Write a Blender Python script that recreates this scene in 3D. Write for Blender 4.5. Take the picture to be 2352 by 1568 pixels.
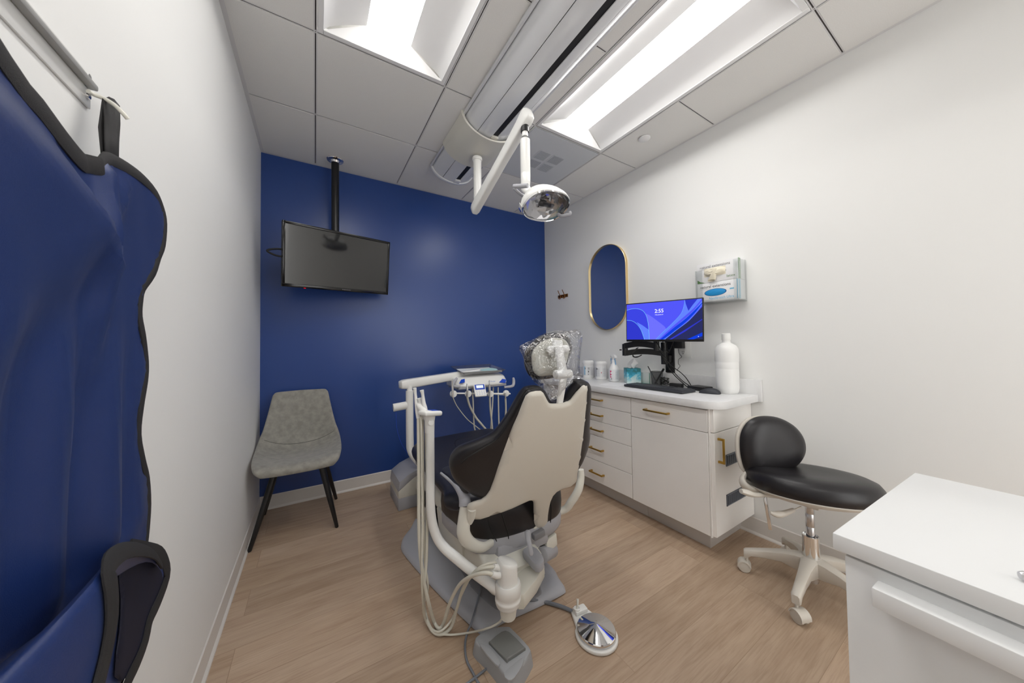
import bpy, bmesh, math, random
from mathutils import Vector as V, Matrix, Euler, noise
from mathutils.geometry import delaunay_2d_cdt, tessellate_polygon
PI = math.pi
random.seed(7)
scene = bpy.context.scene
for o in list(bpy.data.objects): bpy.data.objects.remove(o)
COL = scene.collection

# ---------------------------------------------------------------- camera
CH = 1.164
yaw, pit, rol = .5565, .0234, -.0141
fw = V((math.sin(yaw)*math.cos(pit), math.cos(yaw)*math.cos(pit), math.sin(pit)))
r0 = V((math.cos(yaw), -math.sin(yaw), 0)); u0 = r0.cross(fw)
rt = r0*math.cos(rol)+u0*math.sin(rol); up = -r0*math.sin(rol)+u0*math.cos(rol)
cd = bpy.data.cameras.new('camera'); cam = bpy.data.objects.new('camera', cd); COL.objects.link(cam)
cam.matrix_world = Matrix(((rt.x, up.x, -fw.x, 0), (rt.y, up.y, -fw.y, 0), (rt.z, up.z, -fw.z, CH), (0, 0, 0, 1)))
cd.sensor_width = 36; cd.lens = 36*736.26/2352
cd.shift_x = -(1181.49-1176)/2352; cd.shift_y = (772.3-784)/2352
cd.clip_start = .02
cd.dof.use_dof = True; cd.dof.focus_distance = 1.7; cd.dof.aperture_fstop = 8.0
scene.camera = cam
# ---------------------------------------------------------------- world, exposure
w = bpy.data.worlds.new('world'); scene.world = w; w.use_nodes = True
w.node_tree.nodes['Background'].inputs[0].default_value = (1, .99, .97, 1)
w.node_tree.nodes['Background'].inputs[1].default_value = 2.9  # fill light added for the ceiling, entering by the front opening
vs = scene.view_settings
vs.view_transform = 'Standard'; vs.look = 'None'; vs.gamma = 1; vs.exposure = 0.0; vs.use_curve_mapping = False
LAMP = 15.2     # radiance of the ceiling fixtures' diffusers

# ---------------------------------------------------------------- materials
def lin(c): return tuple(((x/255)/12.92 if x/255 <= .04045 else ((x/255+.055)/1.055)**2.4) for x in c)
MATS = {}
def mat(name, rgb=(200,200,200), rough=.5, metal=0, spec=.5, noise_=0, nscale=40, bump=0, bscale=200, coat=0, emit=0, trans=0, ior=1.45, sheen=0, nrgb=None, alpha=1, stretch=None):
    if name in MATS: return MATS[name]
    m = bpy.data.materials.new(name); m.use_nodes = True; nt = m.node_tree; b = nt.nodes['Principled BSDF']
    c = (*lin(rgb), 1)
    b.inputs['Base Color'].default_value = c; b.inputs['Roughness'].default_value = rough
    b.inputs['Metallic'].default_value = metal; b.inputs['Specular IOR Level'].default_value = spec
    b.inputs['Coat Weight'].default_value = coat; b.inputs['Coat Roughness'].default_value = .1
    b.inputs['Transmission Weight'].default_value = trans; b.inputs['IOR'].default_value = ior
    b.inputs['Sheen Weight'].default_value = sheen; b.inputs['Alpha'].default_value = alpha
    if emit: b.inputs['Emission Color'].default_value = c; b.inputs['Emission Strength'].default_value = emit
    if noise_ or bump:
        tc = nt.nodes.new('ShaderNodeTexCoord'); src = tc.outputs['Object']
        if stretch:
            mp = nt.nodes.new('ShaderNodeMapping'); mp.inputs['Scale'].default_value = stretch
            nt.links.new(src, mp.inputs[0]); src = mp.outputs[0]
    if noise_:
        n = nt.nodes.new('ShaderNodeTexNoise'); n.inputs['Scale'].default_value = nscale; n.inputs['Detail'].default_value = 4
        nt.links.new(src, n.inputs[0])
        r = nt.nodes.new('ShaderNodeValToRGB')
        n2 = (*lin(nrgb), 1) if nrgb else tuple(x*(1-noise_) for x in c[:3])+(1,)
        r.color_ramp.elements[0].color = n2; r.color_ramp.elements[1].color = c
        r.color_ramp.elements[0].position = .36; r.color_ramp.elements[1].position = .64
        nt.links.new(n.outputs[0], r.inputs[0]); nt.links.new(r.outputs[0], b.inputs['Base Color'])
    if bump:
        n = nt.nodes.new('ShaderNodeTexNoise'); n.inputs['Scale'].default_value = bscale; n.inputs['Detail'].default_value = 3
        nt.links.new(src, n.inputs[0])
        bp = nt.nodes.new('ShaderNodeBump'); bp.inputs['Strength'].default_value = bump; bp.inputs['Distance'].default_value = .002
        nt.links.new(n.outputs[0], bp.inputs['Height']); nt.links.new(bp.outputs[0], b.inputs['Normal'])
    MATS[name] = m; return m
def emission(name, rgb, s):
    if name in MATS: return MATS[name]
    m = bpy.data.materials.new(name); m.use_nodes = True; nt = m.node_tree; nt.nodes.clear()
    o = nt.nodes.new('ShaderNodeOutputMaterial'); e = nt.nodes.new('ShaderNodeEmission')
    e.inputs[0].default_value = (*lin(rgb), 1); e.inputs[1].default_value = s
    nt.links.new(e.outputs[0], o.inputs[0]); MATS[name] = m; return m
def film(name, tint, t, rough=.05, bump=.0):
    m = bpy.data.materials.new(name); m.use_nodes = True; nt = m.node_tree; nt.nodes.clear()
    o = nt.nodes.new('ShaderNodeOutputMaterial'); a = nt.nodes.new('ShaderNodeBsdfTransparent'); g = nt.nodes.new('ShaderNodeBsdfGlossy')
    a.inputs[0].default_value = (*tint, 1); g.inputs['Roughness'].default_value = rough
    lw = nt.nodes.new('ShaderNodeLayerWeight'); lw.inputs[0].default_value = .35
    mr = nt.nodes.new('ShaderNodeMapRange'); mr.inputs[3].default_value = t; mr.inputs[4].default_value = min(1, t+.3)
    nt.links.new(lw.outputs['Fresnel'], mr.inputs[0])
    mx = nt.nodes.new('ShaderNodeMixShader'); nt.links.new(mr.outputs[0], mx.inputs[0])
    nt.links.new(a.outputs[0], mx.inputs[1]); nt.links.new(g.outputs[0], mx.inputs[2]); nt.links.new(mx.outputs[0], o.inputs[0])
    if bump:
        tc = nt.nodes.new('ShaderNodeTexCoord'); n = nt.nodes.new('ShaderNodeTexNoise'); n.inputs['Scale'].default_value = 22; n.inputs['Detail'].default_value = 2
        nt.links.new(tc.outputs['Object'], n.inputs[0]); n.inputs['Distortion'].default_value = 1.5
        bp = nt.nodes.new('ShaderNodeBump'); bp.inputs['Strength'].default_value = bump; bp.inputs['Distance'].default_value = .02
        nt.links.new(n.outputs[0], bp.inputs['Height']); nt.links.new(bp.outputs[0], g.inputs['Normal'])
    MATS[name] = m; return m

WHITEWALL = mat('white_wall_paint', (240,240,238), .55, spec=.35, bump=.06, bscale=260)
BLUEWALL = mat('blue_wall_paint', (44,74,140), .30, spec=.6, bump=.04, bscale=300)
TILE = mat('ceiling_tile', (238,237,234), .9, spec=.1, noise_=.04, nscale=300, bump=.2, bscale=500)
GRID = mat('ceiling_grid_metal', (222,221,221), .45)
SLOT = mat('dark_reveal', (70,66,64), .6)
BASEB = mat('white_vinyl_base', (226,222,217), .4)
PLASTIC = mat('warm_white_plastic', (222,220,210), .32, spec=.5)
PLASTIC2 = mat('bright_white_plastic', (236,236,233), .28)
PLASTG = mat('grey_plastic', (170,171,177), .42)
PLASTD = mat('dark_grey_plastic', (130,130,134), .45)
SHELL = mat('beige_shell_plastic', (212,207,196), .3)
VINYL = mat('black_vinyl', (30,28,31), .34, spec=.55, bump=.15, bscale=500)
VINYLB = mat('blue_black_vinyl', (34,34,44), .4, spec=.55, bump=.15, bscale=500)
CHROME = mat('chrome', (235,235,235), .06, metal=1)
STEEL = mat('brushed_steel', (205,205,207), .25, metal=1)
BLACK = mat('black_plastic', (24,24,26), .4)
BLACKM = mat('black_metal', (22,22,24), .33, spec=.6)
RUBBER = mat('black_rubber', (20,20,20), .6)
BRASS = mat('brushed_brass', (198,160,78), .3, metal=1)
BRASSD = mat('antique_brass', (150,100,50), .35, metal=1)
LAMIN = mat('white_laminate', (243,240,236), .42, noise_=.015, nscale=8)
TOPL = mat('white_countertop_laminate', (230,230,230), .38, noise_=.035, nscale=14, stretch=(1,4,1))
KICK = mat('toe_kick_laminate', (205,200,195), .45)
HOSE = mat('cream_hose', (214,211,198), .35)
HOSEG = mat('grey_cord', (120,124,132), .45)
BLUEP = mat('blue_keypad', (22,72,190), .35)
WHITE = mat('white_ink', (245,245,245), .5)
GREYI = mat('grey_ink', (125,122,128), .5)
BLACKI = mat('black_ink', (40,38,40), .5)
BLUEI = mat('light_blue_ink', (120,190,222), .5)
GREENI = mat('green_ink', (84,130,62), .5)

def floor_mat():
    m = bpy.data.materials.new('oak_plank_floor'); m.use_nodes = True; nt = m.node_tree; b = nt.nodes['Principled BSDF']; L = nt.links.new
    tc = nt.nodes.new('ShaderNodeTexCoord')
    br = nt.nodes.new('ShaderNodeTexBrick'); br.offset = .37; br.inputs['Scale'].default_value = 1; br.inputs['Brick Width'].default_value = 1.22; br.inputs['Row Height'].default_value = .178
    br.inputs['Mortar Size'].default_value = .0012; br.inputs['Mortar Smooth'].default_value = .3; br.inputs['Bias'].default_value = 0
    br.inputs['Color1'].default_value = (0,0,0,1); br.inputs['Color2'].default_value = (1,1,1,1); br.inputs['Mortar'].default_value = (.5,.5,.5,1)
    L(tc.outputs['Object'], br.inputs[0])
    # grain: stretched noise, shifted per plank
    sep = nt.nodes.new('ShaderNodeSeparateXYZ'); L(tc.outputs['Object'], sep.inputs[0])
    mul = nt.nodes.new('ShaderNodeMath'); mul.operation = 'MULTIPLY'; mul.inputs[1].default_value = 7.0; L(br.outputs['Color'], mul.inputs[0])
    cmb = nt.nodes.new('ShaderNodeCombineXYZ'); L(sep.outputs[0], cmb.inputs[0]); L(sep.outputs[1], cmb.inputs[1]); L(mul.outputs[0], cmb.inputs[2])
    def grain(scale, st, det, dist):
        mp = nt.nodes.new('ShaderNodeMapping'); mp.inputs['Scale'].default_value = st; L(cmb.outputs[0], mp.inputs[0])
        n = nt.nodes.new('ShaderNodeTexNoise'); n.inputs['Scale'].default_value = scale; n.inputs['Detail'].default_value = det; n.inputs['Distortion'].default_value = dist
        L(mp.outputs[0], n.inputs[0]); return n
    n1 = grain(5, (.45, 3.2, 1), 6, 1.2); n2 = grain(26, (.35, 6.5, 1), 5, .5); n3 = grain(2.2, (.6, 1.6, 1), 2, .3)
    def ramp(fac, *els):
        r = nt.nodes.new('ShaderNodeValToRGB'); L(fac, r.inputs[0]); e = r.color_ramp.elements
        e[0].position, e[0].color = els[0][0], (*lin(els[0][1]), 1); e[1].position, e[1].color = els[1][0], (*lin(els[1][1]), 1)
        for p, c in els[2:]: q = e.new(p); q.color = (*lin(c), 1)
        return r
    base = ramp(n1.outputs[0], (.3, (180,154,131)), (.72, (204,181,158)))
    fine = ramp(n2.outputs[0], (.32, (158,133,112)), (.56, (206,184,162)))
    mx = nt.nodes.new('ShaderNodeMix'); mx.data_type = 'RGBA'; mx.inputs[0].default_value = .26; L(base.outputs[0], mx.inputs[6]); L(fine.outputs[0], mx.inputs[7])
    pk = ramp(br.outputs['Color'], (0, (238,238,238)), (1, (255,255,255)))
    m2 = nt.nodes.new('ShaderNodeMix'); m2.data_type = 'RGBA'; m2.blend_type = 'MULTIPLY'; m2.inputs[0].default_value = 1; L(mx.outputs[2], m2.inputs[6]); L(pk.outputs[0], m2.inputs[7])
    bl = ramp(n3.outputs[0], (.3, (240,236,230)), (.7, (255,255,255)))
    m3 = nt.nodes.new('ShaderNodeMix'); m3.data_type = 'RGBA'; m3.blend_type = 'MULTIPLY'; m3.inputs[0].default_value = 1; L(m2.outputs[2], m3.inputs[6]); L(bl.outputs[0], m3.inputs[7])
    m4 = nt.nodes.new('ShaderNodeMix'); m4.data_type = 'RGBA'; L(br.outputs['Fac'], m4.inputs[0]); L(m3.outputs[2], m4.inputs[6]); m4.inputs[7].default_value = (*lin((158,134,112)), 1)
    L(m4.outputs[2], b.inputs['Base Color']); b.inputs['Roughness'].default_value = .42; b.inputs['Specular IOR Level'].default_value = .4
    bp = nt.nodes.new('ShaderNodeBump'); bp.inputs['Strength'].default_value = .12; bp.inputs['Distance'].default_value = .003; L(n2.outputs[0], bp.inputs['Height']); L(bp.outputs[0], b.inputs['Normal'])
    return m
FLOORM = floor_mat()

# ---------------------------------------------------------------- mesh helpers
def cat(pts, closed=False, res=6):
    """Catmull-Rom through points (tuples of any size)"""
    P = [tuple(p) for p in pts]; n = len(P); out = []
    if n < 3: return [V(p) if len(p) == 3 else p for p in P]
    segs = n if closed else n-1
    for i in range(segs):
        if closed: a, b, c, d = P[(i-1) % n], P[i], P[(i+1) % n], P[(i+2) % n]
        else: a, b, c, d = P[max(i-1, 0)], P[i], P[i+1], P[min(i+2, n-1)]
        for k in range(res):
            t = k/res
            out.append(tuple(.5*(2*b[j]+(c[j]-a[j])*t+(2*a[j]-5*b[j]+4*c[j]-d[j])*t*t+(-a[j]+3*b[j]-3*c[j]+d[j])*t**3) for j in range(len(b))))
    if not closed: out.append(P[-1])
    return [V(p) for p in out] if len(out[0]) == 3 else out
def frame_of(n):
    n = V(n).normalized(); ref = V((0, 0, 1)) if abs(n.z) < .95 else V((0, 1, 0))
    x = ref.cross(n).normalized(); y = n.cross(x); return x, y, n

class M:
    def __init__(s): s.bm = bmesh.new()
    def add(s, b, mi=0):
        for f in b.faces: f.material_index = mi
        me = bpy.data.meshes.new('t'); b.to_mesh(me); b.free(); s.bm.from_mesh(me); bpy.data.meshes.remove(me); return s
    def box(s, lo, hi, bev=0, seg=2, mi=0, rot=None, piv=None):
        lo, hi = V(lo), V(hi); b = bmesh.new(); bmesh.ops.create_cube(b, size=1)
        c = (lo+hi)/2; d = hi-lo
        for v in b.verts: v.co = V((v.co.x*d.x, v.co.y*d.y, v.co.z*d.z))
        if bev: bmesh.ops.bevel(b, geom=b.edges[:], offset=bev, segments=seg, affect='EDGES', profile=.5, clamp_overlap=True)
        R = rot if rot is not None else Matrix.Identity(3)
        pv = V(piv) if piv is not None else c
        for v in b.verts: v.co = R @ (v.co+c-pv)+pv
        return s.add(b, mi)
    def obox(s, c, size, X, Y, bev=0, seg=2, mi=0):
        X = V(X).normalized(); Z = X.cross(V(Y)).normalized(); Y = Z.cross(X); R = Matrix((X, Y, Z)).transposed()
        h = V(size)/2; c = V(c)
        return s.box(c-h, c+h, bev, seg, mi, rot=R)
    def loft(s, rings, cap=True, closed=True, mi=0, closeloop=False):
        b = bmesh.new(); R = [[b.verts.new(V(p)) for p in r] for r in rings]; n = len(R[0])
        L = len(R)
        for i in range(L if closeloop else L-1):
            A, B = R[i], R[(i+1) % L]
            for j in range(n if closed else n-1):
                k = (j+1) % n
                try: b.faces.new((A[j], A[k], B[k], B[j]))
                except ValueError: pass
        if cap and closed and not closeloop:
            for r in (R[0][::-1], R[-1]):
                try: b.faces.new(r)
                except ValueError: pass
        bmesh.ops.recalc_face_normals(b, faces=b.faces[:]); return s.add(b, mi)
    def tube(s, pts, r, n=12, smooth=True, res=8, mi=0, flat=None, cap=True, dome=False):
        rr = r if isinstance(r, (list, tuple)) else [r]*len(pts)
        P = [(*V(p), q) for p, q in zip(pts, rr)]
        if smooth and len(P) > 2: P = cat(P, res=res)
        c = [V(p[:3]) for p in P]; q = [p[3] for p in P]
        keep = [0]+[i for i in range(1, len(c)) if (c[i]-c[i-1]).length > 1e-6]; c = [c[i] for i in keep]; q = [q[i] for i in keep]
        T = [(c[min(i+1, len(c)-1)]-c[max(i-1, 0)]).normalized() for i in range(len(c))]
        if flat: x = V(flat[0]); x = (x-T[0]*x.dot(T[0])).normalized(); fy = flat[1]
        else: x = frame_of(T[0])[0]; fy = 1
        rings = []
        if dome:
            c = [c[0]-T[0]*q[0]*.5]+c+[c[-1]+T[-1]*q[-1]*.5]; q = [q[0]*.55]+q+[q[-1]*.55]; T = [T[0]]+T+[T[-1]]
        for i in range(len(c)):
            x = (x-T[i]*x.dot(T[i])).normalized(); y = T[i].cross(x)
            rings.append([c[i]+x*(math.cos(a)*q[i])+y*(math.sin(a)*q[i]*fy) for a in (2*PI*k/n for k in range(n))])
        return s.loft(rings, cap=cap, mi=mi)
    def cyl(s, a, b, r, n=24, bev=0, mi=0, r2=None):
        a, b = V(a), V(b); t = (b-a).normalized(); r2 = r if r2 is None else r2
        if bev: return s.lathe([(0, 0), (r-bev, 0), (r-bev*.3, bev*.3), (r, bev), (r2, (b-a).length-bev), (r2-bev*.3, (b-a).length-bev*.3), (r2-bev, (b-a).length), (0, (b-a).length)], a, t, n, mi)
        return s.lathe([(0, 0), (r, 0), (r2, (b-a).length), (0, (b-a).length)], a, t, n, mi)
    def lathe(s, prof, o, axis=(0, 0, 1), n=32, mi=0, sx=1, x=None):
        X, Y, Z = frame_of(axis); o = V(o)
        if x is not None: X = V(x).normalized(); Y = Z.cross(X)
        b = bmesh.new(); rings = []
        for r, z in prof:
            if r <= 1e-6: rings.append([b.verts.new(o+Z*z)])
            else: rings.append([b.verts.new(o+Z*z+X*(math.cos(a)*r)+Y*(math.sin(a)*r*sx)) for a in (2*PI*k/n for k in range(n))])
        for A, B in zip(rings, rings[1:]):
            for k in range(n):
                l = (k+1) % n
                if len(A) == 1 and len(B) == 1: break
                if len(A) == 1: b.faces.new((A[0], B[l], B[k]))
                elif len(B) == 1: b.faces.new((A[k], A[l], B[0]))
                else: b.faces.new((A[k], A[l], B[l], B[k]))
        bmesh.ops.recalc_face_normals(b, faces=b.faces[:]); return s.add(b, mi)
    def prism(s, out, vec, bev=0, seg=2, mi=0, smooth=0, allbev=False):
        P = [V(p) for p in (cat(out, True, smooth) if smooth else out)]; vec = V(vec); b = bmesh.new()
        A = [b.verts.new(p) for p in P]; B = [b.verts.new(p+vec) for p in P]; n = len(P)
        f1 = b.faces.new(A[::-1]); f2 = b.faces.new(B)
        for i in range(n): b.faces.new((A[i], A[(i+1) % n], B[(i+1) % n], B[i]))
        bmesh.ops.recalc_face_normals(b, faces=b.faces[:])
        if bev:
            e = b.edges[:] if allbev else list(set(f1.edges[:]+f2.edges[:]))
            bmesh.ops.bevel(b, geom=e, offset=bev, segments=seg, affect='EDGES', profile=.5, clamp_overlap=True)
        return s.add(b, mi)
    def pillow(s, out, normal, tf, tb, r, step=.03, bend=None, smooth=5, mi=0, prof=2.0, org=None):
        """closed cushion-like body on an outline; tf/tb = thickness to front/back of the outline plane, r = edge rounding width"""
        N = V(normal).normalized(); X, Y, _ = frame_of(N)
        P3 = [V(p) for p in (cat(out, True, smooth) if smooth else out)]
        o = V(org) if org is not None else sum(P3, V())/len(P3)
        P = [V(((p-o).dot(X), (p-o).dot(Y))) for p in P3]
        area = sum(P[i].x*P[(i+1) % len(P)].y-P[(i+1) % len(P)].x*P[i].y for i in range(len(P)))
        if area < 0: P = P[::-1]
        n = len(P)
        def dist(q):
            m = 1e9
            for i in range(n):
                a, c = P[i], P[(i+1) % n]; e = c-a; L2 = e.length_squared
                t = max(0, min(1, (q-a).dot(e)/L2)) if L2 else 0
                m = min(m, (q-a-e*t).length)
            return m
        def inside(q):
            k = False
            for i in range(n):
                a, c = P[i], P[(i+1) % n]
                if (a.y > q.y) != (c.y > q.y) and q.x < (c.x-a.x)*(q.y-a.y)/(c.y-a.y)+a.x: k = not k
            return k
        pts = list(P); D = [0.0]*n
        for fr in (.06, .25, .55, 1.0):
            for i in range(n):
                t = (P[(i+1) % n]-P[(i-1) % n]).normalized(); q = P[i]+V((-t.y, t.x))*r*fr
                if inside(q):
                    d = dist(q)
                    if d > r*fr*.93 and all((q-z).length > step*.12 for z in pts[n:]): pts.append(q); D.append(d)
        xs = [p.x for p in P]; ys = [p.y for p in P]
        gx = min(xs)+step/2; k = 0
        while gx < max(xs):
            gy = min(ys)+(step/2 if k % 2 else 0)
            while gy < max(ys):
                q = V((gx, gy))
                if inside(q):
                    d = dist(q)
                    if d > r*1.15: pts.append(q); D.append(d)
                gy += step
            gx += step; k += 1
        res = delaunay_2d_cdt(pts, [(i, (i+1) % n) for i in range(n)], [list(range(n))], 1, 1e-6)
        vs_, _, fs, orig = res[0], res[1], res[2], res[3]
        DD = [D[o_[0]] if o_ else dist(v) for v, o_ in zip(vs_, orig)]
        b = bmesh.new(); F, B = [], []
        for v, d in zip(vs_, DD):
            k = min(d/r, 1); h = (1-(1-k)**prof)**(1/prof); w0 = bend(v.x, v.y) if bend else 0
            base = o+X*v.x+Y*v.y+N*w0
            if d < 1e-6: q = b.verts.new(base); F.append(q); B.append(q)
            else: F.append(b.verts.new(base+N*tf*h)); B.append(b.verts.new(base-N*tb*h))
        for f in fs:
            b.faces.new([F[i] for i in f])
            try: b.faces.new([B[i] for i in reversed(f)])
            except ValueError: pass
        bmesh.ops.recalc_face_normals(b, faces=b.faces[:]); return s.add(b, mi)
    def ell(s, c, rad, rot=None, mi=0, seg=24, rings=14, p=1.0):
        b = bmesh.new(); bmesh.ops.create_uvsphere(b, u_segments=seg, v_segments=rings, radius=1)
        R = rot or Matrix.Identity(3); c = V(c)
        for v in b.verts:
            q = V([math.copysign(abs(x)**p, x) for x in v.co]); v.co = c+R @ V((q.x*rad[0], q.y*rad[1], q.z*rad[2]))
        return s.add(b, mi)
    def surf(s, rows, t=0, closed=False, mi=0):
        s.loft(rows, cap=False, closed=closed, mi=mi); return s

WL = {}
def finish(o, me, mt):
    for x in (mt if isinstance(mt, (list, tuple)) else [mt]): me.materials.append(x)
def part(name, m, mt, parent=None, ang=38, sub=0, solid=0, bev=0, **props):
    bm = m.bm if isinstance(m, M) else m
    me = bpy.data.meshes.new(name)
    lo = V([min(v.co[i] for v in bm.verts) for i in range(3)]); hi = V([max(v.co[i] for v in bm.verts) for i in range(3)])
    c = (lo+hi)/2
    if parent is None: c.z = lo.z
    for v in bm.verts: v.co -= c
    bm.to_mesh(me); bm.free(); finish(None, me, mt)
    me.shade_smooth(); me.set_sharp_from_angle(angle=math.radians(ang))
    o = bpy.data.objects.new(name, me); COL.objects.link(o)
    o.location = c-(WL[parent.name] if parent else V((0, 0, 0)))
    if parent: o.parent = parent
    WL[o.name] = c
    if solid:
        k = o.modifiers.new('thick', 'SOLIDIFY'); k.thickness = solid; k.offset = 0
    if bev:
        k = o.modifiers.new('bevel', 'BEVEL'); k.width = bev; k.segments = 2; k.limit_method = 'ANGLE'
    if sub:
        k = o.modifiers.new('sub', 'SUBSURF'); k.levels = sub; k.render_levels = sub
    for a, b in props.items(): o[a] = b
    return o
def thing(name, label, cat_, loc, group=None):
    o = bpy.data.objects.new(name, None); COL.objects.link(o); o.location = loc; o.empty_display_size = .05
    o['label'] = label; o['category'] = cat_; WL[o.name] = V(loc)
    if group: o['group'] = group
    return o
def single(name, m, mt, label, cat_, group=None, **k):
    o = part(name, m, mt, None, **k); o['label'] = label; o['category'] = cat_
    if group: o['group'] = group
    return o
def struct(name, m, mt, **k):
    o = part(name, m, mt, None, **k); o['kind'] = 'structure'; return o
def copy_tree(o, loc=None, parent=None, **props):
    c = o.copy(); COL.objects.link(c)
    if parent: c.parent = parent
    if loc is not None: c.location = loc
    for a, b in props.items(): c[a] = b
    for ch in [x for x in bpy.data.objects if x.parent == o]: copy_tree(ch, None, c)
    return c
def lettering(s, size, origin, X, Y, mt, parent, shear=0, bold=0, width=None, align='LEFT', name='lettering', depth=.0004):
    cu = bpy.data.curves.new('txt', 'FONT'); cu.body = s; cu.size = size; cu.shear = shear; cu.offset = bold; cu.align_x = align; cu.extrude = 0; cu.resolution_u = 3
    ob = bpy.data.objects.new('txt', cu); COL.objects.link(ob)
    dg = bpy.context.evaluated_depsgraph_get(); me = bpy.data.meshes.new_from_object(ob.evaluated_get(dg))
    bpy.data.objects.remove(ob); bpy.data.curves.remove(cu)
    bm = bmesh.new(); bm.from_mesh(me); bpy.data.meshes.remove(me)
    X = V(X).normalized(); Y = V(Y).normalized(); N = X.cross(Y); O = V(origin)
    if width:
        xs = [v.co.x for v in bm.verts]; k = width/(max(xs)-min(xs))
        for v in bm.verts: v.co.x *= k
    for v in bm.verts: v.co = O+X*v.co.x+Y*v.co.y+N*depth
    return part(name, bm, mt, parent, ang=180)
def RZ(a): return Matrix.Rotation(a, 3, 'Z')
# ================================================================ room shell
XL, XR, YB, YF, ZC = -.336, 2.252, 2.929, -1.75, 2.591
T2 = .6096
struct('floor', M().box((XL-.1, YF-.1, -.08), (XR+.1, YB+.1, 0)), FLOORM)
struct('wall_left', M().box((XL-.1, YF-.1, 0), (XL, YB+.1, ZC+.15)), WHITEWALL)
struct('wall_right', M().box((XR, YF-.1, 0), (XR+.1, YB+.1, ZC+.15)), WHITEWALL)
struct('wall_back', M().box((XL, YB, 0), (XR, YB+.1, ZC+.15)), BLUEWALL)
# opening added so the bright world lights the room, beside an unseen closed door
m = M().box((XL, YF-.1, 0), (-.20, YF, ZC+.15)).box((.73, YF-.1, 0), (.80, YF, ZC+.15)).box((-.20, YF-.1, 2.1), (.73, YF, ZC+.15)).box((.80, YF-.1, 2.45), (XR, YF, ZC+.15))
struct('wall_front', m, WHITEWALL)
WOODD = mat('dark_walnut_door', (92,66,50), .4, noise_=.3, nscale=6, stretch=(8,8,.6))
d = struct('door_1', M().box((-.198, YF-.07, .004), (.728, YF-.03, 2.098)), WOODD)
part('door_handle', M().cyl((.66, YF-.031, 1.0), (.66, YF+.03, 1.0), .01).tube([(.66, YF+.03, 1.0), (.56, YF+.03, 1.0)], .009), STEEL, d)
def base(name, a, b):
    m = M(); a, b = V(a), V(b)
    n = V((-(b-a).y, (b-a).x, 0)).normalized()
    prof = [(0, 0), (.013, 0), (.012, .006), (.0045, .016), (.004, .094), (.0, .099)]
    m.loft([[p+n*x+V((0, 0, z)) for x, z in prof] for p in (a, b)])
    return struct(name, m, BASEB, ang=25)
base('baseboard_left', (XL, YB, 0), (XL, YF, 0))
base('baseboard_back', (XR, YB, 0), (XL, YB, 0))
base('baseboard_right', (XR, YF, 0), (XR, .98, 0))
base('baseboard_right', (XR, 2.402, 0), (XR, YB, 0))
# ceiling tiles with reveals, one shell
gx = [XL+.018]+[.0013+T2*i for i in range(4)]+[XR-.018]
gy = [YF+.018]+[2.2824-T2*j for j in range(6, -1, -1)]+[YB-.018]
skip = set()
def cell(i, j): return gx[i], gx[i+1], gy[j], gy[j+1]
# rows: index of the row whose top line is 2.2824-T2*k
def row(k): return len(gy)-2-k-1
for k in (1, 2, 4, 5): skip.add((1, row(k)))
for k in (1, 2): skip.add((3, row(k)))
skip.add((3, row(0)))
m = M()
for i in range(len(gx)-1):
    for j in range(len(gy)-1):
        if (i, j) in skip: continue
        x0, x1, y0, y1 = cell(i, j); g = .0075
        m.box((x0+g if i else x0, y0+g if j else y0, ZC-.0012), (x1-g if i < len(gx)-2 else x1, y1-g if j < len(gy)-2 else y1, ZC+.012), bev=.0005, seg=1)
m.box((XL-.1, YF-.1, ZC+.14), (XR+.1, YB+.1, ZC+.2))
struct('ceiling', m, TILE)
m = M()
for x in gx[1:-1]:
    m.box((x-.0072, gy[0], ZC), (x-.0025, gy[-1], ZC+.02), mi=0).box((x+.0025, gy[0], ZC), (x+.0072, gy[-1], ZC+.02)).box((x-.0025, gy[0], ZC+.005), (x+.0025, gy[-1], ZC+.02), mi=1)
for j, y in enumerate(gy[1:-1]):
    m.box((gx[0], y-.0072, ZC+.0004), (gx[-1], y-.0028, ZC+.0196)).box((gx[0], y+.0028, ZC+.0004), (gx[-1], y+.0072, ZC+.0196)).box((gx[0], y-.0028, ZC+.0034), (gx[-1], y+.0028, ZC+.0196), mi=1) if j not in (4, 1) else None
    if j in (4, 1):
        for a, b in ((gx[0], gx[1]), (gx[2], gx[3]), (gx[4], gx[5])):
            m.box((a, y-.0072, ZC+.0004), (b, y-.0028, ZC+.0196)).box((a, y+.0028, ZC+.0004), (b, y+.0072, ZC+.0196)).box((a, y-.0028, ZC+.0034), (b, y+.0028, ZC+.0196), mi=1)
struct('trim_1', m, [GRID, SLOT])
m = M()
for lo, hi in (((XL, YF, ZC-.001), (XL+.02, YB, ZC+.02)), ((XR-.02, YF, ZC-.001), (XR, YB, ZC+.02)), ((XL+.02, YB-.02, ZC-.0012), (XR-.02, YB, ZC+.02)), ((XL+.02, YF, ZC-.0012), (XR-.02, YF+.02, ZC+.02))):
    m.box(lo, hi)
struct('trim_2', m, GRID)

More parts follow.
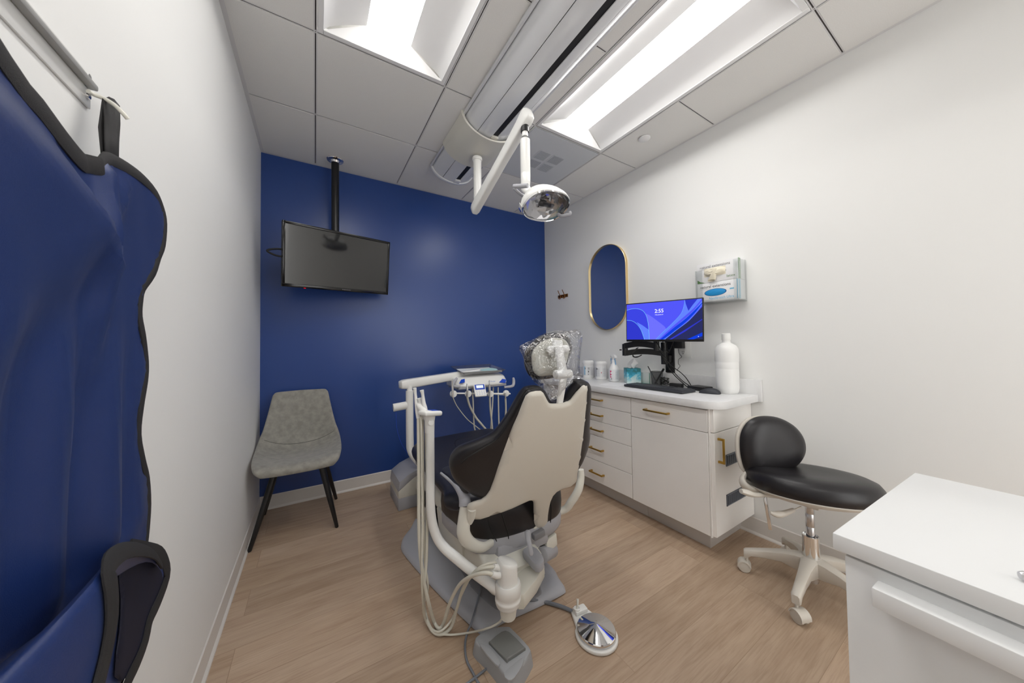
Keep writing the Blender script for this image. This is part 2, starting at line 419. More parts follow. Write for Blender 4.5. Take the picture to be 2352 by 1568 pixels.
# ================================================================ ceiling fixtures
DIFF = emission('lit_diffuser', (255,253,250), LAMP)
FIXW = mat('white_enamel', (240,240,240), .35)
def troffer(x0, y1, label):
    x1, y0 = x0+T2, y1-2*T2; a, b, c, d_ = x0+.009, x1-.009, y0+.009, y1-.009
    t = thing('ceiling_light', label, 'ceiling light', ((x0+x1)/2, (y0+y1)/2, ZC), 'recessed troffer lights')
    m = M(); w_ = .022
    for lo, hi in (((a, c, ZC-.003), (a+w_, d_, ZC+.012)), ((b-w_, c, ZC-.003), (b, d_, ZC+.012)), ((a+w_, c, ZC-.003), (b-w_, c+w_, ZC+.012)), ((a+w_, d_-w_, ZC-.003), (b-w_, d_, ZC+.012))): m.box(lo, hi, bev=.002, seg=1)
    part('frame', m, FIXW, t)
    zt = ZC+.07; xc = (x0+x1)/2; hw = .10; e = .045
    A = [V((a+w_, c+w_, ZC)), V((a+w_, d_-w_, ZC)), V((b-w_, d_-w_, ZC)), V((b-w_, c+w_, ZC))]
    B = [V((xc-hw, c+w_+e, zt)), V((xc-hw, d_-w_-e, zt)), V((xc+hw, d_-w_-e, zt)), V((xc+hw, c+w_+e, zt))]
    for side, (i, j) in (('reflector', (0, 1)), ('end_plate', (1, 2)), ('reflector', (2, 3)), ('end_plate', (3, 0))):
        rows = []
        for k in range(9):
            f = k/8; g_ = f
            z = ZC+(zt-ZC)*(f**.6 if side == 'reflector' else f)
            p, q = A[i].lerp(B[i], g_), A[j].lerp(B[j], g_); rows.append([V((p.x, p.y, z)), V((q.x, q.y, z))])
        part(side, M().surf(rows), FIXW, t, ang=60)
    part('diffuser', M().box((xc-hw-.002, c+w_+e-.002, zt), (xc+hw+.002, d_-w_-e+.002, zt+.006)), DIFF, t)
troffer(.0013, 2.2824-T2, 'long recessed ceiling light on the left, nearer the television pole')
troffer(.0013+2*T2, 2.2824-T2, 'long recessed ceiling light on the right, next to the perforated vent')
troffer(.0013, 2.2824-4*T2, 'added recessed ceiling light out of view behind the camera, furthest from the television')  # extra fixture added out of view to brighten the room
# perforated vent
PERF = bpy.data.materials.new('perforated_grey_metal'); PERF.use_nodes = True
nt = PERF.node_tree; bs = nt.nodes['Principled BSDF']; tc = nt.nodes.new('ShaderNodeTexCoord'); vo = nt.nodes.new('ShaderNodeTexVoronoi'); vo.inputs['Scale'].default_value = 130; vo.inputs['Randomness'].default_value = 0
cr = nt.nodes.new('ShaderNodeValToRGB'); cr.color_ramp.elements[0].color = (*lin((150,154,160)), 1); cr.color_ramp.elements[1].color = (*lin((212,215,219)), 1); cr.color_ramp.elements[0].position = .3; cr.color_ramp.elements[1].position = .42
nt.links.new(tc.outputs['Object'], vo.inputs[0]); nt.links.new(vo.outputs['Distance'], cr.inputs[0]); nt.links.new(cr.outputs[0], bs.inputs['Base Color']); bs.inputs['Roughness'].default_value = .5
x0, y1 = .0013+2*T2, 2.2824; x1, y0 = x0+T2, y1-T2
t = thing('ceiling_vent', 'square perforated grey air vent in the ceiling at the end of the right light', 'air vent', ((x0+x1)/2, (y0+y1)/2, ZC))
part('perforated_panel', M().box((x0+.012, y0+.012, ZC-.002), (x1-.012, y1-.012, ZC+.004)), PERF, t)
LOUV = mat('vent_louvre', (205,208,212), .5); LOUVD = mat('vent_shadow_slot', (160,166,174), .7)
cx, cy = (x0+x1)/2, (y0+y1)/2
for qi, (sx, sy) in enumerate(((-1, -1), (1, -1), (-1, 1), (1, 1))):
    m = M(); ox, oy = cx+sx*.062, cy+sy*.062
    out = [V((ox+u*.055, oy+v_*.055, ZC-.0025)) for u, v_ in ((-1, -.8), (-.8, -1), (.8, -1), (1, -.8), (1, .8), (.8, 1), (-.8, 1), (-1, .8))]
    m.prism(out, (0, 0, -.001))
    for k in range(8):
        u = -.042+k*.012
        if (sx*sy) < 0: m.box((ox+u, oy-.045, ZC-.0042), (ox+u+.006, oy+.045, ZC-.0034), mi=1)
        else: m.box((ox-.045, oy+u, ZC-.0042), (ox+.045, oy+u+.006, ZC-.0034), mi=1)
    part('louvre', m, [LOUV, LOUVD], t)
m = M().lathe([(0, -.012), (.034, -.012), (.039, -.009), (.04, -.004), (.0, -.004)], (1.955, 1.385, ZC), n=40)
single('sprinkler_cover', m, FIXW, 'small round white cover disc on the ceiling tile beside the right light', 'sprinkler cover')

# ================================================================ light track on the ceiling
TRK = mat('satin_aluminium_paint', (226,228,231), .22, spec=.6, coat=.4); TRKD = mat('track_slot_black', (28,27,28), .5)
tx, hw, dep = .951, .168, .105
t = thing('ceiling_track', 'long curved silver grey track with a black slot running along the ceiling', 'lamp track', (tx, 1.0, ZC))
ya, yb = YF+.25, 2.445
def arc(r, x0=tx, z0=ZC, a0=0, a1=PI, n=24, h=dep, w=hw):
    return [V((x0-math.cos(a)*w*r, 0, z0-math.sin(a)*h*r)) for a in (a0+(a1-a0)*k/n for k in range(n+1))]
def track_panel(a0, a1):
    o = arc(1, a0=a0, a1=a1); i = arc(.965, a0=a0, a1=a1)[::-1]
    return M().loft([[p+V((0, y, 0)) for p in o+i] for y in (ya, yb)])
part('housing_panel', track_panel(.0, 1.02), TRK, t); part('housing_panel', track_panel(1.04, 1.60), TRK, t)
part('housing_panel', track_panel(1.83, 2.2), TRK, t); part('housing_panel', track_panel(2.22, PI), TRK, t)
part('slot', M().loft([[p+V((0, y, 0)) for p in arc(.95, a0=1.58, a1=1.85)+arc(.6, a0=1.58, a1=1.85)[::-1]] for y in (ya, yb)]), TRKD, t)
part('side_rail', M().box((tx-hw-.016, ya, ZC-.022), (tx-hw-.002, yb, ZC-.001), bev=.004), TRK, t)
part('side_rail', M().box((tx+hw+.002, ya, ZC-.022), (tx+hw+.016, yb, ZC-.001), bev=.004), TRK, t)
o = arc(1.07); part('end_cap', M().prism([p+V((0, yb-.004, 0)) for p in o], (0, .03, 0), bev=.006), TRK, t)
part('slot_stop', M().box((tx+.0, yb-.05, ZC-dep-.004), (tx+.052, yb, ZC-dep+.02), bev=.006), TRK, t)

# ================================================================ dental lamp hanging from the track
LX, LY = .955, 1.99
t = thing('dental_lamp', 'white overhead treatment lamp on folding arms hanging from the ceiling track', 'lamp', (LX, LY, ZC))
o = arc(1.13, h=.108); i = arc(1.075, h=.108)[::-1]
m = M().loft([[p+V((0, y, 0)) for p in o+i] for y in (1.80, 2.14)])
m.loft([[p+V((0, y, 0)) for p in arc(1.17, h=.108)+arc(1.075, h=.108)[::-1]] for y in (1.785, 1.80)])
part('carriage', m, PLASTIC, t)
part('slot_clip', M().box((tx+.0, 1.765, ZC-dep-.006), (tx+.05, 1.80, ZC-dep+.02), bev=.006), PLASTIC, t)
m = M().cyl((LX, LY, 2.46), (LX, LY, 2.435), .034, bev=.006).cyl((LX, LY, 2.44), (LX, LY, 2.20), .0275).lathe([(.0275, 0), (.029, -.02), (.027, -.05), (.012, -.068), (0, -.07)], (LX, LY, 2.20))
part('drop_tube', m, PLASTIC2, t)
A = V((0.925,1.965,2.089)); B = V((0.964,1.393,2.381))
dr = (B-A).normalized(); sd = V((0, 0, 1)).cross(dr).normalized()*-1; upv = dr.cross(sd)
def ringr(c, w_, h_, n=16, p=.45):
    return [c+sd*(math.copysign(abs(math.cos(a))**p, math.cos(a))*w_)+upv*(math.copysign(abs(math.sin(a))**p, math.sin(a))*h_) for a in (2*PI*k/n for k in range(n))]
L = (B-A).length
st = [(-.03, .012, .022), (-.025, .021, .032), (0, .026, .038), (.08, .026, .036), (L*.6, .025, .033), (L-.06, .028, .036), (L, .031, .042), (L+.02, .028, .038), (L+.03, .018, .026)]
part('swing_arm', M().loft([ringr(A+dr*s_, a_, b_) for s_, a_, b_ in st]), PLASTIC2, t, ang=50)
K = B-dr*.02; K0 = V((K.x, K.y, K.z-.035))
P1 = V((K.x, K.y, V((0.960,1.397,2.306)).z)); P2 = V((K.x, K.y, V((0.961,1.403,2.084)).z)); P3 = V((K.x, K.y, V((0.961,1.405,2.026)).z))
part('pivot_socket', M().cyl(K0+V((0, 0, .03)), P1, .022, mi=0), BLACK, t)
zt, zb = V((0.949,1.380,2.311)).z, V((0.949,1.388,2.028)).z
m = M().cyl((K.x, K.y, zt+.03), (K.x, K.y, zt-.03), .0165).lathe([(.0165, .0), (.0265, -.008), (.0265, -.19), (.0255, -.193), (.0265, -.196), (.0255, zb-(zt-.04))], (K.x, K.y, zt-.04))
part('lower_tube', m, PLASTIC2, t)
HC = V((1.011,1.306,1.886))            # head centre
ax = (V((.10, -.44, -.89))).normalized()     # where the reflector looks
side = V((.88, -.10, -.24)); side = (side-ax*side.dot(ax)).normalized(); upx = ax.cross(side)
m = M().tube([(K.x, K.y, zb+.005), (K.x, K.y, zb-.03), V((K.x, K.y, zb-.03)).lerp(HC, .35)+V((0, 0, -.004)), HC-ax*.05], [.0255, .025, .024, .03], n=16)
part('neck', m, PLASTIC2, t)
Rh = Matrix((side, upx, ax)).transposed()
hw_, hh = .142, .100
def hring(z, k, q=1.0):
    r = []
    for j in range(32):
        a = 2*PI*j/32; c_, s_ = math.cos(a), math.sin(a)
        r.append(HC+Rh @ V((math.copysign(abs(c_)**.85, c_)*hw_*k, math.copysign(abs(s_)**.85, s_)*hh*k*q, z)))
    return r
part('head_housing', M().loft([hring(z, k) for z, k in ((-.075, .12), (-.07, .4), (-.058, .66), (-.035, .87), (-.008, .98), (.012, 1.0), (.017, .985))], cap=False), PLASTIC2, t, ang=50)
part('bezel', M().loft([hring(.015, .99), hring(.024, .96), hring(.02, .93), hring(.012, .93)], cap=False), CHROME, t)
# faceted reflector
m = M(); b = bmesh.new(); nu, nv = 12, 6; gr = []
rnd = random.Random(3)
for j in range(nv+1):
    rr = 1-j/nv*.92; r_ = []
    for i_ in range(nu):
        a = 2*PI*(i_+.5*(j % 2))/nu; c_, s_ = math.cos(a), math.sin(a)
        jz = (rnd.random()-.5)*.013 if 0 < j < nv else 0
        r_.append(b.verts.new(HC+Rh @ V((c_*hw_*.94*rr, s_*hh*.94*rr, .012-(1-rr*rr)*.05+jz))))
    gr.append(r_)
for A_, B_ in zip(gr, gr[1:]):
    for i_ in range(nu): b.faces.new((A_[i_], A_[(i_+1) % nu], B_[(i_+1) % nu], B_[i_]))
b.faces.new(gr[-1]); bmesh.ops.recalc_face_normals(b, faces=b.faces[:]); m.add(b)
part('reflector', m, mat('tinted_reflector', (190,188,186), .05, metal=1), t, ang=1)
part('bulb_guard', M().obox(HC+Rh @ V((.005, .0, .004)), (.10, .022, .012), side, upx, bev=.004), BLACK, t)
CLEAR = film('clear_shield', (.96, .96, .97), .0, .01)
part('front_shield', M().loft([hring(z, k) for z, k in ((.021, .94), (.034, .8), (.041, .55), (.044, .2))]), CLEAR, t, ang=60)
# side keypad
kp = HC+Rh @ V((-hw_*.80, -hh*.45, -.005))
nk = (Rh @ V((-.75, -.62, .15))).normalized(); kx = V((0, 0, 1)).cross(nk).normalized(); ky = nk.cross(kx)
q = part('keypad', M().obox(kp+nk*.014, (.07, .026, .004), kx, ky, bev=.002), PLASTIC2, t)
part('keypad_button', M().obox(kp+nk*.0165-kx*.024, (.016, .022, .003), kx, ky, bev=.001), BLUEP, q)
# handles
def handle(pts, nm='handle'):
    part(nm, M().tube(pts, .010, n=10, flat=(upx, .8)), PLASTG, t)
h1 = V((0.852,1.356,1.959)); h2 = V((0.890,1.286,1.943)); h3 = V((0.893,1.355,1.928))
part('handle', M().tube([h1, (h1+h2)/2+V((0, 0, -.001)), h2], .011, n=10).tube([h1+V((0, 0, -.008)), h3, V((0.927,1.370,1.933))], .008, n=10), PLASTG, t)
h4 = V((1.084,1.263,1.822)); h5 = V((1.105,1.226,1.823))
part('handle', M().tube([V((1.082,1.288,1.839)), h4, h5, h5+V((0, 0, .012))], .009, n=10), PLASTG, t)

# ================================================================ television on its ceiling pole
t = thing('television_mount', 'black pole with a chrome flange hanging the television from the ceiling', 'tv mount', (.13, 2.763, ZC))
part('pole', M().cyl((.13, 2.763, ZC-.004), (.13, 2.763, 1.86), .0265), BLACKM, t)
part('ceiling_flange', M().lathe([(.0, -.004), (.055, -.004), (.058, -.008), (.055, -.012), (.035, -.017), (.028, -.03), (0, -.03)], (.13, 2.763, ZC), n=40), CHROME, t)
TL, TR, BL, BR = V((-.168, 2.5, 1.983)), V((.526, 2.7, 1.990)), V((-.192, 2.555, 1.555)), V((0.491,2.755,1.584))
X = (TR-TL+BR-BL).normalized(); Yv = ((TL-BL)+(TR-BR)).normalized(); N = X.cross(Yv).normalized(); Yv = N.cross(X)
C_ = (TL+TR+BL+BR)/4; W, H = ((TR-TL).length+(BR-BL).length)/2, ((TL-BL).length+(TR-BR).length)/2
part('bracket_arm', M().cyl((.13, 2.763, 1.92), (.13, 2.763, 1.76), .032).box((.10, 2.66, 1.80), (.16, 2.76, 1.86), bev=.004).obox(C_-N*.058, (.2, .2, .008), X, Yv), BLACKM, t)
t = thing('television', 'black flat television with a dark glossy screen on the ceiling pole', 'television', tuple(C_-Yv*H/2))
part('casing', M().obox(C_-N*.018, (W, H, .022), X, Yv, bev=.003).obox(C_-N*.038, (W*.6, H*.6, .03), X, Yv, bev=.008), BLACK, t)
BEZ = mat('glossy_black_bezel', (14,14,15), .12)
m = M(); bz = .016
for c0, sz in ((Yv*(H/2-bz/2), (W, bz)), (-Yv*(H/2-bz/2-.004), (W, bz+.008)), (X*(W/2-bz/2), (bz, H)), (-X*(W/2-bz/2), (bz, H))): m.obox(C_+c0-N*.003, (*sz, .012), X, Yv, bev=.002)
part('bezel', m, BEZ, t)
SCR = mat('dark_glossy_screen', (10,10,11), .06, spec=.8, coat=.3)
part('screen', M().obox(C_-N*.004, (W-.03, H-.035, .006), X, Yv), SCR, t)
part('standby_light', M().obox(C_-X*(W*.32)-Yv*(H/2+.001)+N*.001, (.012, .003, .004), X, Yv), emission('red_led', (255,30,30), 1.5), t)
lettering('INSIGNIA', .011, C_+X*(W*.01)-Yv*(H/2-.008)+N*.0035, X, Yv, GREYI, t, width=.06)
c0 = TL.lerp(BL, .5)
m = M().tube([c0+X*.06-N*.03+V((0, 0, .025)), c0-X*.015-N*.03+V((0, 0, .027)), c0-X*.072-N*.035+V((0, 0, .006)), c0-X*.02-N*.035+V((0, 0, -.018)), c0+X*.06-N*.03+V((0, 0, -.016))], .006, n=10)
single('television_cable', m, RUBBER, 'black cable looping out from behind the left edge of the television', 'cable')
# ================================================================ guest chair
SUEDE = mat('grey_suede', (158,155,147), .7, sheen=.3, noise_=.3, nscale=30, nrgb=(139,137,130), bump=.15, bscale=220)
t = thing('guest_chair', 'grey suede bucket chair with four black splayed metal legs by the blue wall', 'chair', (-.10, 2.6, 0))
# rows front -> back -> top : (y, z centre, half width, side lift, side forward)
rows = [(2.35, .408, .185, .008, 0), (2.345, .432, .212, .010, 0), (2.37, .452, .225, .016, 0), (2.45, .448, .236, .032, 0), (2.56, .438, .242, .050, 0), (2.66, .436, .242, .072, .0), (2.73, .452, .236, .085, .02), (2.775, .495, .226, .075, .05), (2.80, .56, .215, .04, .06), (2.822, .66, .199, .012, .048), (2.845, .76, .182, .0, .03), (2.862, .826, .170, -.003, .02), (2.868, .842, .155, -.012, .016)]
xc = -.085; R_ = []
for (y, z, hw, li, fo) in cat(rows, res=3):
    R_.append([V((xc+hw*s, y-fo*abs(s)**2.2, z+li*abs(s)**2.4)) for s in [-1+2*k/18 for k in range(19)]])
o = part('bucket_shell', M().surf(R_), SUEDE, t, ang=80, solid=.022, sub=1)
# seam lines
m = M().tube([p+V((0, -.0108, .006)) for p in R_[20][1:-1]], .0016, n=6, smooth=False)
part('seam', m, mat('grey_thread', (84,82,80), .8), t)
for top, bot, r1 in ((V((-.20, 2.47, .425)), V((-.318, 2.385, .0)), .020), (V((.03, 2.47, .425)), V((.120, 2.390, 0)), .020), (V((-.20, 2.69, .43)), V((-.300, 2.845, 0)), .018), (V((.04, 2.69, .43)), V((.137, 2.830, 0)), .018)):
    part('leg', M().tube([top, top.lerp(bot, .5), bot+V((0, 0, .004)), bot], [r1, .0165, .0105, .009], n=14, smooth=False), BLACKM, t)
part('seat_bracket', M().box((-.22, 2.44, .405), (.05, 2.72, .418), bev=.004), BLACKM, t)

# ================================================================ counter run on the right wall
FX = 1.80; DY = .925
def pull(p, a, along, L, out=(-1, 0, 0), name='bar_pull'):
    m = M(); p = V(p); al = V(along); ou = V(out); oth = al.cross(ou)
    m.obox(p+ou*.028, (L, .009, .010), al, ou, bev=.001)
    for s in (-1, 1): m.obox(p+al*s*(L/2-.006)+ou*.014, (.012, .028, .011), al, ou, bev=.001)
    return part(name, m, BRASS, a)
t = thing('drawer_cabinet', 'white five drawer base cabinet with short brass pulls, against the back corner', 'cabinet', (2.0, 1.7, 0))
ya, yb = 1.428, 2.02
part('carcass', M().box((FX+.02, ya, .112), (XR-.001, 2.398, .799), bev=.001), LAMIN, t)
zs = [.118, (1.800,1.500,0.279)[2], (1.800,1.498,0.463)[2], (1.800,1.499,0.575)[2], (1.800,1.500,0.687)[2], .789]
pz = [(1.772,1.715,0.192)[2], (1.772,1.715,0.371)[2], (1.772,1.715,0.515)[2], (1.772,1.721,0.626)[2], (1.772,1.722,0.739)[2]]
ysp = V((1.800,1.502,0.792)).y
for k in range(5):
    dpt = part('drawer_front', M().box((FX, ya+.002, zs[k]+.0015), (FX+.019, yb, zs[k+1]-.0015), bev=.0012, seg=1), LAMIN, t)
    for v_ in ((1098,), ): pass
    zc = (zs[k]+zs[k+1])/2
    pull((FX, 1.735, pz[k]), dpt, (0, 1, 0), .13)
# plain panels further back, behind the treatment chair
part('door_panel', M().box((FX, yb+.003, .118), (FX+.019, 2.396, .789), bev=.0012, seg=1), LAMIN, t)
part('toe_kick', M().box((1.89, .98+.4, 0), (1.905, 2.396, .112)), KICK, t)
t = thing('wide_cabinet', 'white base cabinet with one wide drawer and a plain door, vented end panel', 'cabinet', (2.0, 1.15, 0))
part('carcass', M().box((FX+.02, DY, .112), (XR-.001, ya-.001, .799), bev=.001), LAMIN, t)
dpt = part('drawer_front', M().box((FX, DY+.008, .670), (FX+.019, ya-.002, .789), bev=.0012, seg=1), LAMIN, t)
pull((FX, V((1.800,1.230,0.735)).y, V((1.800,1.230,0.735)).z), dpt, (0, 1, 0), .165)
part('door', M().box((FX, DY+.008, .118), (FX+.019, ya-.002, .667), bev=.0012, seg=1), LAMIN, t)
part('corner_post', M().box((FX+.003, DY-.0, .112), (FX+.022, DY+.006, .80)), LAMIN, t)
SY = DY-.019
part('end_panel', M().box((FX+.012, SY, .672), (XR-.002, DY, .80), bev=.0012, seg=1), LAMIN, t)
sd_ = part('end_door', M().box((FX+.012, SY, .118), (XR-.002, DY, .668), bev=.0012, seg=1), LAMIN, t)
pc = V((1.895,0.900,0.564)); pa, pb = V((1.847,0.880,0.641)), V((1.849,0.880,0.507))
pull((pa.x+.004, SY, (pa.z+pb.z)/2), sd_, (0, 0, 1), abs(pa.z-pb.z), out=(0, -1, 0))
GRIL = mat('grille_grey', (120,126,136), .4, metal=.4); GRD = mat('grille_hole', (50,52,58), .7)
for a, b_ in (((1.928,0.905,0.538), (2.073,0.905,0.453)), ((1.923,0.905,0.325), (2.139,0.905,0.232))):
    gxa = a[0]; zc = V((1.989,0.905,0.502)).z if b_[0] < (2.089,0.905,0.449)[0] else V((2.016,0.905,0.286)).z
    gw, gh = .235, .062
    m = M().box((gxa, SY-.002, zc-gh/2), (gxa+gw, SY+.001, zc+gh/2), mi=1)
    for lo, hi in (((gxa, zc-gh/2), (gxa+gw, zc-gh/2+.005)), ((gxa, zc+gh/2-.005), (gxa+gw, zc+gh/2)), ((gxa, zc-gh/2), (gxa+.005, zc+gh/2)), ((gxa+gw-.005, zc-gh/2), (gxa+gw, zc+gh/2))):
        m.box((lo[0], SY-.004, lo[1]), (hi[0], SY-.001, hi[1]))
    x = gxa+.02; k = 0
    while x < gxa+gw-.01: m.box((x, SY-.0035, zc-gh/2), (x+.0045 if k % 3 == 0 else x+.0012, SY-.002, zc+gh/2)); x += .0075; k += 1
    z = zc-gh/2+.009
    while z < zc+gh/2-.006: m.box((gxa, SY-.0032, z), (gxa+gw, SY-.002, z+.0012)); z += .0075
    part('vent_grille', m, [GRIL, GRD], sd_)
part('toe_kick', M().box((1.89, .98, 0), (XR-.001, 1.379, .112), bev=.001), KICK, t)
t = thing('countertop', 'white laminate countertop with a rounded front corner and low backsplash', 'countertop', (2.0, 1.9, .80))
r_ = .105; cx_, cy_ = 1.772+r_, .862+r_
o = [(XR-.0005, 2.40, .80), (1.772, 2.40, .80)]+[(cx_-math.cos(a)*r_, cy_-math.sin(a)*r_, .80) for a in (PI/2*k/10 for k in range(11))]+[(XR-.0005, .862, .80)]
part('worktop', M().prism([V(p) for p in o], (0, 0, .041), bev=.0015), TOPL, t)
part('backsplash', M().box((XR-.019, .845, .80), (XR-.0005, 2.40, .93), bev=.0015), TOPL, t)
CT = .8412
m = M().lathe([(0, 0), (.042, 0), (.043, .003), (.038, .005), (.034, .003), (0, .003)], (2.09, 2.12, CT), n=40)
single('cable_grommet', m, PLASTIC2, 'round white cover flush in the counter in front of the wipes canisters', 'cable grommet')

# ---- wipes canisters
CAN = mat('white_bottle_plastic', (240,240,240), .35); LAB = mat('label_paper', (228,229,232), .5)
def canister(x, y, lab, first):
    t = thing('wipes_canister', lab, 'canister', (x, y, CT), 'disinfecting wipes canisters')
    part('body', M().lathe([(0, 0), (.047, 0), (.05, .003), (.05, .012), (.049, .014), (.049, .118), (.051, .12), (.051, .128), (.0, .128)], (x, y, CT), n=40), CAN, t)
    part('lid', M().lathe([(0, .128), (.052, .128), (.053, .130), (.053, .147), (.050, .152), (.047, .153), (.046, .158), (.04, .160), (0, .160)], (x, y, CT), n=40), CAN, t)
    m = M(); a0 = math.atan2(-y, -x)
    def strip(u0, u1, z0, z1, mi, r=.0494):
        b = [[V((x+math.cos(a0+u)*r, y+math.sin(a0+u)*r, CT+z)) for u in (u0+(u1-u0)*k/8 for k in range(9))] for z in (z0, z1)]
        m.surf(b, mi=mi)
    strip(-1.1, 1.1, .02, .11, 0, .0492)
    for k in range(9):
        z = .03+k*.0078; strip(.35, .95, z, z+.003, 1); strip(-.75 if not first else -.15, -.2 if not first else .22, z, z+.003, 1)
    if first: strip(-.9, -.5, .028, .106, 2); strip(-.62, -.5, .08, .096, 3, .0497); strip(.0, .14, .052, .066, 3, .0497); strip(.0, .08, .03, .038, 3, .0497)
    else: strip(.05, .14, .055, .068, 4, .0497); strip(-1.1, -.75, .028, .106, 1)
    part('label', m, [LAB, mat('pale_grey_print', (196,198,204), .5), mat('sky_blue_print', (170,205,230), .5), BLACKI, mat('red_print', (200,70,80), .5)], t)
    return t
c1 = canister(2.165, 2.185, 'white wipes canister with a pale label, further into the corner of the counter', True)
lettering('C', .02, V((2.165-.038, 2.185-.0375, CT+.082)), (.72, -.70, 0), (0, 0, 1), BLACKI, c1, bold=.0006)
c2 = canister(2.150, 2.015, 'white wipes canister lettered wipes, next to the spray bottle', False)
lettering('wipes', .016, V((2.150-.053, 2.015+.004, CT+.090)), (.35, -.93, 0), (0, 0, 1), BLACKI, c2, bold=.0005, width=.022)
# ---- spray bottle
x, y = 2.115, 1.838
t = thing('spray_bottle', 'white trigger spray bottle with pink printed label and blue band', 'spray bottle', (x, y, CT))
part('body', M().lathe([(0, 0), (.036, 0), (.041, .004), (.0415, .01), (.0415, .095), (.041, .1), (.036, .115), (.026, .135), (.017, .152), (.0165, .158), (0, .158)], (x, y, CT), n=36), CAN, t)
part('collar', M().lathe([(.0, .156), (.0175, .156), (.0175, .176), (.014, .18), (0, .18)], (x, y, CT), n=28), CAN, t)
dv = V((.25, .97, 0)).normalized()
m = M().loft([[V((x, y, CT))+dv*a+V((dv.y, -dv.x, 0))*b*w_+V((0, 0, z)) for a, z, w_ in () for b in (1,)] for q in ()] or []) if False else M()
prof = [(-.035, .196), (-.030, .212), (-.008, .221), (.022, .221), (.036, .215), (.037, .203), (.018, .198), (.012, .178), (-.012, .178), (-.014, .192)]
m.prism([V((x, y, CT))+dv*a+V((dv.y, -dv.x, 0))*-.012+V((0, 0, z)) for a, z in prof], V((dv.y, -dv.x, 0))*.024, bev=.004)
part('spray_head', m, CAN, t)
part('trigger', M().tube([V((x, y, CT+.196))+dv*.022, V((x, y, CT+.18))+dv*.034, V((x, y, CT+.158))+dv*.030, V((x, y, CT+.142))+dv*.036], [.006, .006, .005, .004], n=10), mat('blue_trigger', (120,170,215), .4), t)
part('blue_band', M().tube([V((x, y, CT+.188))-dv*.012, V((x, y, CT+.165))-dv*.022, V((x, y, CT+.14))-dv*.027], .004, n=8).tube([V((x, y, CT+.18))+dv*.016, V((x, y, CT+.16))+dv*.02, V((x, y, CT+.13))+dv*.030, V((x, y, CT+.12))+dv*.031], .0045, n=8), mat('blue_trigger', (120,170,215), .4), t)
m = M(); a0 = math.atan2(-y, -x)
def strip2(u0, u1, z0, z1, mi, r=.0418):
    m.surf([[V((x+math.cos(a0+u)*r, y+math.sin(a0+u)*r, CT+z)) for u in (u0+(u1-u0)*k/8 for k in range(9))] for z in (z0, z1)], mi=mi)
strip2(-1.2, 1.2, .012, .098, 0)
for k in range(8): strip2(.3, .9, .024+k*.008, .027+k*.008, 1, .0420)
for u0, z0, w_, h_ in ((.62, .035, .1, .055), (.5, .035, .36, .006), (.5, .082, .36, .008), (.5, .055, .36, .008)): strip2(-u0-w_*.3 if False else -.95+u0*.25, -.95+u0*.25+w_, z0, z0+h_, 2, .0421)
strip2(-.55, -.42, .02, .028, 3, .0421)
part('label', m, [LAB, mat('pale_grey_print', (196,198,204), .5), mat('magenta_print', (214,30,110), .5), BLACKI], t)
# ---- tissue box
TIS = bpy.data.materials.new('teal_bubble_print'); TIS.use_nodes = True
nt = TIS.node_tree; bs = nt.nodes['Principled BSDF']; tc = nt.nodes.new('ShaderNodeTexCoord'); vo = nt.nodes.new('ShaderNodeTexVoronoi'); vo.inputs['Scale'].default_value = 42
sp = nt.nodes.new('ShaderNodeSeparateXYZ'); ma = nt.nodes.new('ShaderNodeMapRange'); ma.inputs[1].default_value = -.055; ma.inputs[2].default_value = .055
ad = nt.nodes.new('ShaderNodeMath'); ad.operation = 'MULTIPLY_ADD'; ad.inputs[1].default_value = .35
rp = nt.nodes.new('ShaderNodeValToRGB'); els = ((.05, (226,240,240)), (.32, (190,226,228)), (.52, (92,196,222)), (.74, (28,150,182)), (.98, (6,118,122)))
rp.color_ramp.elements[0].position = els[0][0]; rp.color_ramp.elements[0].color = (*lin(els[0][1]), 1); rp.color_ramp.elements[1].position = els[-1][0]; rp.color_ramp.elements[1].color = (*lin(els[-1][1]), 1)
for p_, c_ in els[1:-1]: rp.color_ramp.elements.new(p_).color = (*lin(c_), 1)
sub_ = nt.nodes.new('ShaderNodeSeparateColor'); nt.links.new(tc.outputs['Object'], vo.inputs[0]); nt.links.new(tc.outputs['Object'], sp.inputs[0]); nt.links.new(sp.outputs[2], ma.inputs[0])
nt.links.new(vo.outputs['Color'], sub_.inputs[0]); nt.links.new(sub_.outputs[0], ad.inputs[0]); nt.links.new(ma.outputs[0], ad.inputs[2]); 
sb = nt.nodes.new('ShaderNodeMath'); sb.operation = 'SUBTRACT'; sb.inputs[1].default_value = .17; nt.links.new(ad.outputs[0], sb.inputs[0]); nt.links.new(sb.outputs[0], rp.inputs[0]); nt.links.new(rp.outputs[0], bs.inputs['Base Color']); bs.inputs['Roughness'].default_value = .45
bx, by = 2.146, 1.681; a_ = math.radians(-38)
t = thing('tissue_box', 'teal and pale blue bubble patterned cube tissue box on the counter', 'tissue box', (bx, by, CT))
part('carton', M().box((bx-.053, by-.053, CT), (bx+.053, by+.053, CT+.118), bev=.001, rot=RZ(a_), piv=(bx, by, CT)), TIS, t)
m = M(); rg = []
for k, (z, r) in enumerate(((.117, .02), (.125, .024), (.14, .03), (.155, .034), (.17, .026), (.182, .014), (.186, .004))):
    rg.append([V((bx+math.cos(a)*r*(1+.35*math.sin(3*a+k*.9))*(.5 if k > 3 else 1)+(k*.003 if k > 2 else 0), by+math.sin(a)*r*(1+.3*math.sin(2*a+k)), CT+z+.006*math.sin(4*a+k))) for a in (2*PI*j/20 for j in range(20))])
part('tissue', m.loft(rg, cap=False), mat('tissue_paper', (244,244,244), .9), t, ang=50)
